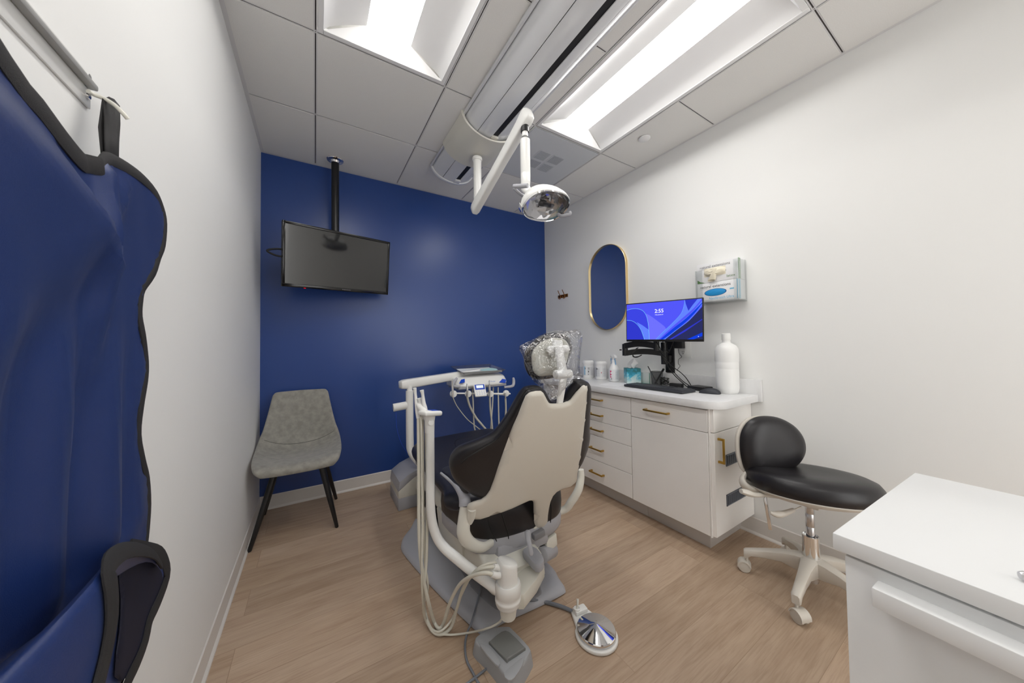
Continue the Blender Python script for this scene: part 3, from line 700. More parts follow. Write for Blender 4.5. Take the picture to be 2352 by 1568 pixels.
part('badge', M().obox((bx-.041, by-.034, CT+.098), (.016, .0008, .016), (math.cos(a_), math.sin(a_), 0), (-math.sin(a_), math.cos(a_), 0)), WHITE, t)
# ---- paper, notepad, teal folder
m = M().prism([V((1.845, 1.76, CT)), V((2.03, 1.815, CT)), V((2.10, 1.655, CT)), V((1.87, 1.59, CT))], (0, 0, .0012))
single('paper_sheet', m, mat('copy_paper', (242,242,244), .6), 'blank white paper sheet lying flat on the counter in front of the tissue box', 'paper')
t = thing('index_card_box', 'white card box with a teal edge standing behind the pencil cup', 'box', (2.205, 1.60, CT))
part('box', M().box((2.185, 1.555, CT), (2.228, 1.655, CT+.085), bev=.002), mat('white_card', (232,236,234), .5), t)
part('teal_edge', M().box((2.165, 1.552, CT), (2.184, 1.66, CT+.003)).box((2.1835, 1.5535, CT+.003), (2.1855, 1.5555, CT+.083)), mat('teal_card', (50,180,150), .5), t)
# ---- pencil cup with pens
px_, py_ = 2.175, 1.485
MESHM = bpy.data.materials.new('black_wire_mesh'); MESHM.use_nodes = True
nt = MESHM.node_tree; bs = nt.nodes['Principled BSDF']; bs.inputs['Base Color'].default_value = (.05, .05, .052, 1); bs.inputs['Alpha'].default_value = .5; bs.inputs['Roughness'].default_value = .4
t = thing('pencil_cup', 'black wire mesh pencil cup on the counter', 'pencil cup', (px_, py_, CT))
part('mesh_wall', M().loft([[V((px_+math.cos(a)*r, py_+math.sin(a)*r, CT+z)) for a in (2*PI*k/28 for k in range(28))] for r, z in ((.034, .002), (.045, .10))], cap=False), MESHM, t)
rim = lambda r, z, q: M().loft([[V((px_+math.cos(a)*(r+q*math.cos(b)), py_+math.sin(a)*(r+q*math.cos(b)), CT+z+q*math.sin(b))) for a in (2*PI*k/28 for k in range(28))] for b in (2*PI*j/8 for j in range(8))], closeloop=True)
part('rim', rim(.045, .10, .0022), BLACKM, t); part('foot', M().cyl((px_, py_, CT), (px_, py_, CT+.003), .035), BLACKM, t)
for lab, a, b, r, mt in (('slim dark pen leaning left out of the pencil cup', (px_-.02, py_-.02, CT+.008), (px_-.015, py_+.062, CT+.138), .0035, mat('graphite_pen', (70,70,74), .4)), ('thick black marker leaning right out of the pencil cup', (px_+.01, py_+.022, CT+.009), (px_+.01, py_-.052, CT+.123), .0065, BLACK)):
    single('pen', M().tube([a, V(a).lerp(V(b), .8), V(a).lerp(V(b), .82), b], [r, r, r*1.2, r*1.15], n=10, smooth=False), mt, lab, 'pen', 'pens in the pencil cup')
# ---- keyboard
KB = mat('charcoal_plastic', (52,54,60), .5); KEY = mat('charcoal_key', (70,72,78), .45)
k0, k1 = V((1.915, 1.575, CT)), V((1.905, 1.130, CT)); kx = (k1-k0).normalized(); ky = V((0, 0, 1)).cross(kx); L = (k1-k0).length
t = thing('keyboard', 'charcoal full size computer keyboard on the counter', 'keyboard', tuple((k0+k1)/2+ky*.07))
kc = (k0+k1)/2+ky*.072
part('case', M().obox(kc+V((0, 0, .0095)), (L, .148, .017), kx, ky, bev=.006), KB, t)
m = M()
for r in range(6):
    n = 20; xx = -L/2+.012
    while xx < L/2-.02:
        wd = .0165
        if r == 0 and -.12 < xx < -.02: wd = .10
        if not (.088 < xx+L/2-.22 < .098):
            m.obox(kc+kx*(xx+wd/2)+ky*(-.060+r*.0195+.009+(.006 if r == 5 else 0))+V((0, 0, .0195)), (wd, .0165, .004), kx, ky)
        xx += wd+.0025
part('keys', m, KEY, t, kind='stuff')
# ---- mouse
mc = V((2.075, 1.055, CT)); dm = V((-.25, .97, 0)).normalized(); sm = V((dm.y, -dm.x, 0))
sec = [(-.058, .012, .004), (-.055, .022, .016), (-.040, .031, .030), (-.015, .034, .037), (.015, .032, .033), (.040, .028, .022), (.055, .022, .012), (.059, .012, .005)]
m = M().loft([[mc+dm*a+sm*math.cos(b)*w_+V((0, 0, max(.0005, (math.sin(b) if math.sin(b) > 0 else 0)*h_))) for b in (2*PI*k/20 for k in range(20))] for a, w_, h_ in sec])
t = thing('computer_mouse', 'charcoal computer mouse beside the tall white bottle', 'mouse', tuple(mc)); part('shell', m, KB, t, sub=1)
part('wheel', M().cyl(mc+dm*.03-sm*.003+V((0, 0, .024)), mc+dm*.03+sm*.003+V((0, 0, .024)), .008), BLACK, t)
# ---- small computer box
t = thing('mini_computer', 'small flat black computer box with blue ports behind the mouse', 'computer', (2.165, 1.165, CT))
rc = RZ(math.radians(-12)); pv = (2.165, 1.165, CT)
part('case', M().box((2.118, 1.108, CT), (2.215, 1.222, CT+.026), bev=.004, rot=rc, piv=pv), BLACK, t)
for k in range(3): part('port', M().box((2.128+k*.024, 1.1068, CT+.009), (2.143+k*.024, 1.1085, CT+.015), rot=rc, piv=pv), mat('blue_port', (60,120,190), .4), t)
# ---- power brick and loose cables
t = thing('power_adapter', 'black power brick with coiled cord on the counter below the wall mount', 'power adapter', (2.17, 1.335, CT))
part('brick', M().box((2.15, 1.285, CT), (2.19, 1.372, CT+.028), bev=.004, rot=RZ(.12), piv=(2.17, 1.33, CT)), BLACK, t)
pts = []
for k in range(64):
    a = k*.62; pts.append(V((2.185+math.sin(a)*.018, 1.43+math.cos(a)*.032+.004*math.sin(k), CT+.006+.056*(k/64)+.004*math.sin(k*1.7))))
part('coiled_cord', M().tube(pts, .0022, n=6, res=2), RUBBER, t)
# ---- outlet
t = thing('wall_outlet', 'white double power outlet plate on the wall beside the monitor mount', 'outlet', (XR, 1.30, 1.11))
part('plate', M().box((XR-.006, 1.262, 1.045), (XR, 1.345, 1.175), bev=.003), PLASTIC2, t)
for z in (1.085, 1.135):
    q = part('socket', M().lathe([(0, 0), (.0165, 0), (.0165, .0015), (0, .0015)], (XR-.006, 1.318, z), (-1, 0, 0)), PLASTIC2, t)
    part('slots', M().box((XR-.0082, 1.310, z+.001), (XR-.0074, 1.3125, z+.010)).box((XR-.0082, 1.3235, z+.001), (XR-.0074, 1.326, z+.010)).cyl((XR-.0082, 1.318, z-.008), (XR-.0074, 1.318, z-.008), .003), BLACK, q)
t = thing('plug_adapter', 'black plug in power adapter in the outlet with a thin crinkled wire', 'plug', (XR-.02, 1.315, 1.14))
part('plug_body', M().box((XR-.052, 1.30, 1.115), (XR-.0076, 1.36, 1.175), bev=.005), BLACK, t)
w0 = [(2.200,1.326,1.112), (2.200,1.320,1.078), (2.205,1.305,1.056), (2.210,1.331,1.037), (2.212,1.336,1.006), (2.212,1.323,0.991), (2.205,1.333,0.972), (2.180,1.328,0.958)]
part('wire', M().tube([V(p) for p in w0], .0016, n=6, res=4), RUBBER, t)

# ================================================================ monitor on its wall arm
MT = BLACKM
t = thing('monitor_mount', 'black folding monitor arm on a vertical wall plate above the counter', 'monitor arm', (XR, 1.42, .95))
part('wall_plate', M().box((XR-.012, 1.385, .935), (XR, 1.455, 1.30), bev=.003), MT, t)
for z in (.96, 1.10, 1.19): part('bolt', M().lathe([(0, 0), (.006, 0), (.005, .003), (0, .004)], (XR-.012, 1.42, z), (-1, 0, 0), n=12), CHROME, t)
part('mount_block', M().box((XR-.06, 1.395, 1.01), (XR-.01, 1.45, 1.065), bev=.004).cyl((2.175, 1.42, 1.0), (2.175, 1.42, 1.16), .022), MT, t)
def armseg(a, b, z0, z1, bow):
    a, b = V(a), V(b); d = (b-a).normalized(); s_ = V((-d.y, d.x, 0)); rg = []
    for k in range(11):
        f = k/10; c = a.lerp(b, f); lift = bow*math.sin(PI*f)
        rg.append([c+s_*x+V((0, 0, z+lift)) for x, z in ((-.018, z0), (.018, z0), (.018, z1), (-.018, z1))])
    return rg
J0, J1, J2 = (2.175, 1.42, 0), (2.06, 1.675, 0), (2.085, 1.42, 0)
part('lower_arm', M().loft(armseg(J0, J1, 1.058, 1.100, .014)).cyl((J1[0], J1[1], 1.060), (J1[0], J1[1], 1.10), .021), MT, t)
part('upper_arm', M().loft(armseg(J1, J2, 1.114, 1.156, .016)).cyl((J1[0], J1[1], 1.10), (J1[0], J1[1], 1.152), .021).cyl((J2[0], J2[1], 1.10), (J2[0], J2[1], 1.24), .02), MT, t)
part('tension_knob', M().tube([(2.05, 1.70, 1.105), (2.045, 1.715, 1.105)], .005, n=8, smooth=False), MT, t)
part('screen_plate', M().box((2.045, 1.33, 1.22), (2.065, 1.43, 1.34), bev=.003).box((2.06, 1.40, 1.2), (2.09, 1.44, 1.26)), MT, t)
# monitor
TLm, TRm, BLm, BRm = V((1.972, 1.585, 1.452)), V((2.088, 1.086, 1.440)), V((1.972, 1.592, 1.168)), V((2.088, 1.091, 1.163))
X = (TRm-TLm+BRm-BLm).normalized(); Yv = ((TLm-BLm)+(TRm-BRm)).normalized(); N = X.cross(Yv).normalized(); Yv = N.cross(X)
C_ = (TLm+TRm+BLm+BRm)/4; W, H = ((TRm-TLm).length+(BRm-BLm).length)/2, ((TLm-BLm).length+(TRm-BRm).length)/2
t = thing('monitor', 'flat computer monitor with a glowing blue lock screen on the wall arm', 'monitor', tuple(C_-Yv*H/2))
part('casing', M().obox(C_-N*.009, (W, H, .016), X, Yv, bev=.002).obox(C_-N*.021, (W*.7, H*.6, .012), X, Yv, bev=.004), BLACK, t)
def scr(s_, t_, off=.0): return C_+X*((s_-.5)*(W-.012))+Yv*((t_-.5)*(H-.022)+.004)+N*(.0004+off)
SE = 1.0
lay = [('screen_blue', (84,88,250)), ('screen_mid_blue', (62,70,228)), ('screen_deep_blue', (50,58,205)), ('screen_light_blue', (100,132,255)), ('screen_cyan', (120,205,255)), ('screen_navy', (44,48,96)), ('screen_royal', (20,64,225)), ('screen_violet', (112,114,255))]
mts = [emission(n_, c_, SE) for n_, c_ in lay]
m = M()
def poly(pts, mi, lv, sm=True, res=6):
    P = [scr(*p[:2], lv*.00012) for p in pts]; b = bmesh.new(); vv = [b.verts.new(p) for p in P]
    for tr in tessellate_polygon([[V((p[0], p[1], 0)) for p in pts]]):
        try: b.faces.new([vv[i] for i in tr])
        except ValueError: pass
    for f in b.faces:
        f.normal_update()
        if f.normal.dot(N) < 0: f.normal_flip()
    m.add(b, mi)
def curve(pts, res=8): return cat(pts, res=res)
poly([(0, 0), (1, 0), (1, 1), (0, 1)], 0, 0)
cA = curve([(0, .84), (.08, .87), (.16, .865), (.24, .80), (.29, .66), (.315, .45), (.328, .2), (.33, 0)])
cB = curve([(0, .555), (.08, .53), (.15, .44), (.21, .28), (.245, .1), (.26, 0)])
poly(cA+[(0, 0)], 1, 1); poly(curve([(.15, .49), (.23, .40), (.30, .30), (.328, .26)])+[(.33, 0), (.255, 0), (.22, .26)], 3, 2)
poly(cB+[(0, 0)], 2, 3)
poly(curve([(.285, .72), (.36, .63), (.45, .49), (.54, .34), (.56, .25)])+[(.46, .0), (.33, 0), (.32, .4)], 7, 2)
poly(curve([(.42, 0), (.52, .2), (.64, .42), (.75, .66), (.79, .88), (.795, 1)])+[(.80, 1), (.81, .9), (.84, .72)]+curve([(.84, .72), (.9, .88), (.95, 1)])+[(1, 1), (1, .86)]+curve([(1, .86), (.84, .52), (.66, .2), (.54, 0)]), 3, 4)
poly([(.80, 1), (.81, .9), (.84, .72), (.9, .88), (.95, 1)], 2, 5)
poly(curve([(.46, 0), (.60, .26), (.76, .53), (.9, .77), (1, 1)])+curve([(1, .95), (.88, .67), (.7, .36), (.49, 0)]), 0, 6)
poly(curve([(.48, 0), (.64, .27), (.82, .55), (1, .90)])+curve([(1, .84), (.84, .50), (.66, .2), (.52, 0)]), 6, 7)
poly(curve([(.53, 0), (.68, .22), (.86, .50), (1, .80)])+[(1, 0)], 5, 6)
poly([(.60, 0), (.8, .25), (1, .50), (1, .48), (.8, .20), (.63, 0)], 2, 8); poly([(.82, 0), (1, .17), (1, .08), (.9, 0)], 6, 8)
def line(c, w_, mi, lv):
    a, b = [], []
    for i in range(len(c)):
        p, q = V(c[max(i-1, 0)]), V(c[min(i+1, len(c)-1)]); d = V(((q-p).x*W, (q-p).y*H)).normalized(); n = V((-d.y/W, d.x/H))*w_
        a.append((c[i][0]+n.x, c[i][1]+n.y)); b.append((c[i][0]-n.x, c[i][1]-n.y))
    for i in range(len(a)-1): poly([a[i], a[i+1], b[i+1], b[i]], mi, lv)
line(cA, .0013, 4, 9); line(cB, .0013, 4, 9); line(curve([(.795, 1), (.79, .88), (.75, .66), (.64, .42), (.52, .2), (.42, 0)]), .0006, 4, 9)
line(curve([(.54, 0), (.68, .225), (.86, .505), (1, .86)]), .0022, 3, 9)
part('screen', m, mts, t, ang=180)
WE = emission('screen_white', (255,255,255), 1.1)
lettering('2:55', .036, scr(.47, .72, .0016), X, Yv, WE, t, bold=.0003, align='CENTER', name='clock_digits')
lettering('Friday, January 31', .0078, scr(.47, .655, .0016), X, Yv, WE, t, bold=.00015, align='CENTER', name='date_lettering')
part('network_icon', M().obox(scr(.955, .07, .001), (.004, .004, .0004), X, Yv), WE, t)
CN = iter(['short black cable dropping from the monitor edge, leftmost of those below it', 'short black cable looping in a V under the middle of the monitor', 'black cable to the counter that leaves the mount arm nearest its left end', 'lowest hanging black cable from the mount arm down to the power brick', 'black cable to the counter bowing furthest right beside the wall plate', 'thick black cable coiled around the left joint of the monitor mount', 'thin black cable coiled inside the thicker coil on the monitor mount'])
CL = {0: ('short black cable looping down from the lower edge of the monitor', 'cables under the monitor'), 1: ('long black cable running from the monitor mount down to the counter', 'cables down to the counter'), 2: ('black cable coiled around the left joint of the monitor mount', 'cables coiled on the mount')}
def cab(k, pts, r=.003): single('cable', M().tube([V(p) for p in pts], r, n=8, res=6), RUBBER, next(CN), 'cable', CL[k][1])
cab(0, [(2.070,1.411,1.167), (2.060,1.381,1.133), (2.070,1.372,1.102), (2.100,1.356,1.071)])
cab(0, [(2.070,1.360,1.166), (2.060,1.342,1.133), (2.080,1.355,1.108), (2.100,1.336,1.093), (2.080,1.289,1.165)])
cab(1, [(2.030,1.375,1.127), (2.050,1.331,1.058), (2.150,1.342,0.962), (2.150,1.277,0.897), (2.170,1.234,0.861)])
cab(1, [(2.030,1.356,1.082), (2.100,1.358,1.006), (2.150,1.333,0.932), (2.170,1.307,0.896), (2.180,1.258,0.851)])
cab(1, [(2.030,1.347,1.070), (2.100,1.325,1.002), (2.150,1.284,0.950), (2.150,1.246,0.915), (2.160,1.214,0.858)])
cab(2, [(2.020,1.524,1.124), (1.990,1.539,1.093), (1.990,1.548,1.060), (2.000,1.522,1.054), (2.010,1.488,1.071)], .0035)
cab(2, [(2.020,1.535,1.121), (1.985,1.547,1.086), (1.985,1.533,1.058), (2.000,1.503,1.061)], .003)
# ---- tall bottle
x, y = 2.165, .995
t = thing('water_bottle', 'tall white plastic water bottle with ribbed foot standing by the wall', 'bottle', (x, y, CT))
b = []; prof = [(.050, .0), (.058, .012), (.062, .035), (.062, .15), (.0615, .152), (.062, .154), (.0625, .19), (.062, .192), (.064, .2), (.064, .255), (.061, .275), (.050, .295), (.032, .306), (.023, .312), (.021, .330), (0, .331)]
rg = []
for r, z in prof:
    rg.append([V((x+math.cos(a)*max(r, .0005)*(1-(.10*(1-min(z/.05, 1)))*(.5-.5*math.cos(5*a))), y+math.sin(a)*max(r, .0005)*(1-(.10*(1-min(z/.05, 1)))*(.5-.5*math.cos(5*a))), CT+z)) for a in (2*PI*k/40 for k in range(40))])
part('body', M().loft(rg), mat('milky_plastic', (236,236,234), .35), t)
part('cap', M().lathe([(0, .328), (.024, .328), (.0245, .33), (.0235, .366), (.021, .369), (0, .369)], (x, y, CT), n=28), PLASTIC2, t)

# ================================================================ things on the right wall
# mirror
yc, zc, hw, hh = 2.003, 1.662, .218, .385
o = []
for k in range(49):
    a = PI*k/48; o.append((math.cos(a)*hw, math.sin(a)*hw+(hh-hw)))
o += [(-p[0], -p[1]) for p in o]
t = thing('mirror', 'pill shaped wall mirror with a thin brass frame reflecting the blue wall', 'mirror', (XR, yc, zc-hh))
def mring(k, dx): 
    r = []
    for i in range(len(o)):
        p, q, s_ = V(o[i-1]), V(o[i]), V(o[(i+1) % len(o)]); tdir = (s_-p).normalized(); n = V((tdir.y, -tdir.x)); c = q+n*k; r.append(V((XR-dx, yc+c.x, zc+c.y)))
    return r
part('frame', M().loft([mring(0, 0), mring(0, .024), mring(-.003, .026), mring(-.006, .024), mring(-.006, .010)], cap=False), mat('pale_brass', (228,204,156), .28, metal=1), t)
part('glass', M().prism(mring(-.005, .004), (-.008, 0, 0)), mat('mirror_glass', (225,228,230), .01, metal=1), t)
# hook rail
t = thing('coat_hook', 'small double brass coat hook on the wall left of the mirror', 'coat hook', (XR, 2.62, 1.67))
part('back_plate', M().box((XR-.006, 2.545, 1.651), (XR, 2.70, 1.683), bev=.001), BRASSD, t)
for y in (2.585, 2.655):
    part('hook', M().tube([(XR-.006, y, 1.676), (XR-.02, y, 1.682), (XR-.045, y, 1.728)], .004, n=10, smooth=False).tube([(XR-.008, y, 1.68), (XR-.010, y, 1.65), (XR-.016, y, 1.640), (XR-.032, y, 1.640), (XR-.042, y, 1.658)], .0035, n=10), BRASSD, t)
# glove boxes in a clear holder
gy0, gy1, gz0, gzm, gz1 = .915, 1.155, 1.418, 1.540, 1.668; gxf = XR-.098
t = thing('glove_box_holder', 'clear acrylic wall holder carrying two glove boxes', 'holder', (XR, 1.035, gz0-.012))
ACR = film('clear_acrylic', (.97, .98, .98), .05, .04)
part('tray', M().box((gxf-.006, gy0-.006, gz0-.012), (XR, gy1+.006, gz0-.007)).box((gxf-.008, gy0-.006, gz0-.012), (gxf-.004, gy1+.006, gz0+.01)).box((gxf-.006, gy0-.008, gz0-.012), (XR, gy0-.004, gz1-.01)).box((gxf-.006, gy1+.004, gz0-.012), (XR, gy1+.008, gz1-.04)).box((gxf-.008, gy1-.035, gz0), (gxf-.004, gy1+.008, gz1-.04)).box((gxf-.008, gy0-.008, gz0), (gxf-.004, gy0+.02, gz1-.01)), ACR, t)
CARD = mat('glossy_white_card', (240,240,241), .35)
def glove(z0, z1, lab, top):
    t = thing('glove_box', lab, 'box', (gxf+.045, 1.035, z0), 'glove boxes in the wall holder')
    m = M().box((gxf, gy0, z0), (XR-.004, gy1, z1), bev=.0012)
    part('carton', m, CARD, t)
    side_c = mat('sage_green_card', (142,172,134), .4) if top else mat('powder_blue_card', (160,205,224), .4)
    part('side_band', M().box((gxf+.008 if top else gxf+.006, gy0-.0006, z0+.002), (gxf+.036 if top else gxf+.03, gy0+.001, z1-.002)), side_c, t)
    f = lambda y, z: V((gxf-.0003, y, z))
    Yd, Zd = V((0, -1, 0)), V((0, 0, 1))
    lettering('natural extensions', .026, f(gy1-.018, z1-.033), Yd, Zd, BLACKI if not top else GREYI, t, width=.180, depth=.0006)
    part('rule', M().box((gxf-.0008, gy1-.085, z1-.0405), (gxf-.0002, gy1-.018, z1-.0398)), GREYI, t)
    yc_, zc_ = 1.045, z0+.056 if not top else z0+.062
    el = [f(yc_+math.cos(a)*.066, zc_+math.sin(a)*.023) for a in (2*PI*k/36 for k in range(36))]
    part('opening', M().prism(el, (-.0006, 0, 0)), mat('opening_shade', (60,70,78), .7) if top else mat('blue_glove_shadow', (20,90,150), .6), t)
    rnd = random.Random(5 if top else 9)
    if top:
        LAT = mat('cream_latex', (238,230,208), .5)
        b = bmesh.new(); 
        rows_ = []
        for i in range(15):
            rr = []
            for j in range(13):
                u, v_ = -1+i/7, -1+j/6; q = max(0, 1-u*u*1.0-v_*v_*.9)
                nz = noise.noise(V((u*2.4, v_*2.8, 3)))*.55+noise.noise(V((u*6, v_*6, 8)))*.3
                rr.append(V((gxf-.001-q**.5*(.020+nz*.016), yc_-u*.064, zc_+.003+v_*.027)))
            rows_.append(rr)
        part('glove_bulge', M().surf(rows_), LAT, t, sub=1)
        part('glove_cuff', M().loft([[V((gxf-.012-.012*math.sin(a)*k_, yc_+dy+math.cos(a)*w_, zc_+dz+.006*math.sin(a))) for a in (2*PI*j/16 for j in range(16))] for dy, dz, w_, k_ in ((-.012, .012, .014, 1), (-.004, -.006, .012, 1.2), (.004, -.024, .017, .9), (.012, -.046, .024, .5), (.016, -.054, .023, .3))], cap=False), LAT, t, solid=.001, sub=1)
        lettering('latex', .021, f(gy0+.062, z0+.018), Yd, Zd, GREENI, t, width=.047)
        part('corner_flash', M().prism([f(gy1-.002, z0+.002), f(gy1-.002, z0+.026), f(gy1-.02, z0+.012), f(gy1-.048, z0+.002)], (-.0006, 0, 0)), GREENI, t)
        lettering('natural extensions', .016, V((gxf+.027, gy0-.0008, z0+.010)), (0, 0, 1), (-1, 0, 0), WHITE, t, width=.095)
    else:
        BG = mat('blue_nitrile', (40,150,215), .4)
        rows_ = []
        for i in range(17):
            rr = []
            for j in range(9):
                a = -1+i/8; v_ = -1+j/4; hh_ = math.sqrt(max(0, 1-a*a))
                nz = noise.noise(V((a*5, v_*3, 1)))*.004
                rr.append(V((gxf-.0012-.003*(1-v_*v_)*hh_+nz*hh_*(1-v_*v_), yc_-a*.062, zc_+v_*hh_*.0205)))
            rows_.append(rr)
        part('glove_stack', M().surf(rows_), BG, t)
        lettering('NeoStretch Ultra', .022, f(gy0+.170, z0+.012), Yd, Zd, BLUEI, t, width=.145, shear=.18)
        part('edge_stripe', M().box((gxf-.0008, gy0+.002, z0+.002), (gxf-.0002, gy0+.006, z1-.002)).prism([f(gy1-.002, z0+.002), f(gy1-.002, z0+.02), f(gy1-.03, z0+.002)], (-.0006, 0, 0)).box((gxf-.0008, gy0+.022, z0+.062), (gxf-.0002, gy0+.046, z0+.070)), BLUEI, t)
    return t
glove(gzm, gz1, 'white and green glove box marked latex with a cream glove hanging out', True)
glove(gz0, gzm-.001, 'white and blue glove box under the latex one, blue gloves in its oval opening', False)

# ================================================================ stool
SX, SYy = 1.945, .560
t = thing('operator_stool', 'black cushioned wheeled stool with oval backrest beside the cabinet end', 'stool', (SX, SYy, 0))
BASEM = mat('putty_painted_metal', (205,199,189), .35)
hubz = .165
part('hub', M().lathe([(0, .085), (.034, .085), (.038, .10), (.040, .15), (.034, .168), (0, .17)], (SX, SYy, 0), n=28), BASEM, t)
wa = [V((1.883,0.828,0.075)), V((1.681,0.547,0.075))]
a0 = math.atan2(wa[0].y-SYy, wa[0].x-SX); a1 = math.atan2(wa[1].y-SYy, wa[1].x-SX)
rad = .245
am = (a0+2*PI*0); base_a = math.atan2(.57-SYy, 1.72-SX)
for k in range(5):
    a = math.radians(184)+k*2*PI/5
    d = V((math.cos(a), math.sin(a), 0)); s_ = V((-d.y, d.x, 0)); c0 = V((SX, SYy, 0))
    rg = []
    for r, zt_, zb_, w_ in ((.02, .168, .09, .034), (.06, .166, .095, .026), (.11, .156, .108, .021), (.17, .138, .100, .018), (.225, .120, .088, .0165), (.248, .112, .070, .0165), (.256, .106, .070, .013)):
        rg.append([c0+d*r+s_*x+V((0, 0, z)) for x, z in ((-w_, zb_+.004), (-w_*.8, zb_), (w_*.8, zb_), (w_, zb_+.004), (w_, zt_-.006), (w_*.6, zt_), (-w_*.6, zt_), (-w_, zt_-.006))])
    lg = part('base_arm', M().loft(rg), BASEM, t, ang=50)
    e = c0+d*.243; ca = a+1.1+k*1.3; cd_ = V((math.cos(ca), math.sin(ca), 0)); cs = V((-cd_.y, cd_.x, 0)); wc = e+cd_*.012+V((0, 0, .0265))
    part('caster', M().cyl(wc-cs*.021, wc-cs*.004, .0265, bev=.004).cyl(wc+cs*.004, wc+cs*.021, .0265, bev=.004).loft([[wc+cd_*(math.cos(b)*.029)+V((0, 0, math.sin(b)*.029))+cs*x for b in (PI*q/10+(-.15) for q in range(11))]+[wc+cd_*(math.cos(b)*.024)+V((0, 0, math.sin(b)*.024))+cs*x for b in (PI*q/10+(-.15) for q in range(10, -1, -1))] for x in (-.024, .024)]).cyl(e+V((0, 0, .03)), e+V((0, 0, .075)), .006), BASEM, lg)
part('gas_cylinder', M().cyl((SX, SYy, .055), (SX, SYy, .10), .024), STEEL, t)
part('cylinder_sleeve', M().lathe([(.0, .165), (.031, .165), (.031, .262), (.028, .262), (.027, .255), (0, .255)], (SX, SYy, 0), n=32), CHROME, t)
part('piston', M().lathe([(0, .25), (.0165, .25), (.0165, .30), (.0155, .302), (.0165, .304), (.0165, .36), (.0155, .362), (.0165, .364), (.0165, .41), (0, .41)], (SX, SYy, 0), n=24), STEEL, t)
# seat cushion, slightly tilted saddle
SC = V((1.945, .560, .468)); tilt = Euler((math.radians(-3), math.radians(5), 0)).to_matrix()
th = math.radians(-52)   # long axis direction in plan
def seatpt(r, a, z, kx=1):
    px = math.cos(a)*r*.248; py = math.sin(a)*r*.222
    px2 = px*math.cos(th)-py*math.sin(th); py2 = px*math.sin(th)+py*math.cos(th)
    dish = -.010*(1-r*r)+.014*(math.cos(a)*r)**2*0
    return SC+tilt @ V((px2, py2, z+dish))
def sring(r, z): return [seatpt(r, 2*PI*k/48, z) for k in range(48)]
part('seat_cushion', M().loft([sring(.90, -.008), sring(.97, .002), sring(1.0, .026), sring(.985, .052), sring(.93, .072), sring(.83, .085), sring(.65, .091), sring(.4, .090), sring(.15, .089)]), VINYL, t, ang=60)
part('seat_pan', M().loft([sring(.3, -.035), sring(.7, -.028), sring(.93, -.014), sring(.965, -.004), sring(.95, .002)]), BASEM, t, ang=60)
part('seat_mechanism', M().box((SX-.06, SYy-.05, .405), (SX+.06, SYy+.07, .45), bev=.01), BASEM, t)
# backrest
bc = V((1.915, .800, .650)); bn = V((-.15, -.97, .16)).normalized(); bx_ = V((0, 0, 1)).cross(bn).normalized(); by_ = bn.cross(bx_)
def bp_(u, v_, off=0): return bc+bx_*u+by_*v_+bn*off
bo = [(1.797,0.777,0.670), (1.813,0.771,0.723), (1.849,0.752,0.767), (1.901,0.723,0.785), (1.972,0.681,0.777), (2.033,0.644,0.741), (2.070,0.619,0.684), (2.077,0.611,0.624), (2.059,0.619,0.574), (2.020,0.639,0.533), (1.956,0.675,0.501), (1.869,0.725,0.491), (1.814,0.758,0.514), (1.795,0.773,0.586)]
bo = [V(p) for p in bo]; cc = sum(bo, V())/len(bo)
nn = V((-.50, -.86, .05)).normalized()
part('backrest', M().pillow(bo, nn, .045, .012, .075, step=.025), VINYL, t, ang=60)
def grow(P, k, off): return [cc+(p-cc)*k+nn*off for p in P]
part('backrest_shell', M().pillow([p+V((-.012, .004, 0)) for p in grow(bo, 1.0, -.014)], nn, .010, .030, .05, step=.03), BASEM, t, ang=60)
jb = V((1.728,0.711,0.480))
part('back_support', M().tube([cc-nn*.05+V((-.01, .0, -.10)), jb+V((.05, .05, .01)), jb+V((.04, 0, -.03)), V((SX-.04, SYy+.05, .425))], [.018, .022, .022, .018], n=12, flat=((1, 0, 0), .6)), BASEM, t)
s1, s2 = V((1.788,0.675,0.434)), V((1.811,0.665,0.287))
part('support_bar', M().obox((s1+s2)/2, (.03, (s1-s2).length, .014), (1, .3, 0), s1-s2, bev=.003), CHROME, t)
l1 = [V((1.648,0.714,0.479)), V((1.671,0.699,0.472)), V((1.715,0.684,0.457)), V((1.785,0.665,0.447))]
part('tilt_lever', M().tube(l1, [.010, .014, .010, .009], n=12, flat=((0, 0, 1), 1.4)), BASEM, t)
l2 = [V((1.735,0.638,0.392)), V((1.763,0.621,0.382)), V((1.791,0.603,0.387)), V((1.850,0.590,0.390)), V((1.906,0.579,0.395))]
part('height_lever', M().tube(l2[:4], [.006, .014, .012, .009], n=12).tube(l2[3:], .003, n=8), BASEM, t)

# ================================================================ cart at the near right
t = thing('side_cabinet', 'white cabinet with thick white bar handle at the near right corner', 'cabinet', (1.15, .0, 0))
A_, B_ = V((.829, .207, .80)), V((1.382, .175, .80))
dx_ = (B_-A_).normalized(); dy_ = V((dx_.y, -dx_.x, 0)); Wd = (B_-A_).length; Dp = .95
def cp(a, b, z): return V((A_.x, A_.y, 0))+dx_*a+dy_*b+V((0, 0, z))
CW = mat('cool_white_laminate', (236,237,237), .35)
part('worktop', M().prism([cp(0, 0, .770), cp(Wd, 0, .770), cp(Wd, Dp, .770), cp(0, Dp, .770)], (0, 0, .030), bev=.002, allbev=True), CW, t)
part('body', M().prism([cp(.024, .012, .06), cp(Wd-.01, .012, .06), cp(Wd-.01, Dp-.012, .06), cp(.024, Dp-.012, .06)], (0, 0, .709), bev=.002, allbev=True), CW, t)
part('plinth', M().prism([cp(.07, .04, 0), cp(Wd-.04, .04, 0), cp(Wd-.04, Dp-.04, 0), cp(.07, Dp-.04, 0)], (0, 0, .06)), KICK, t)
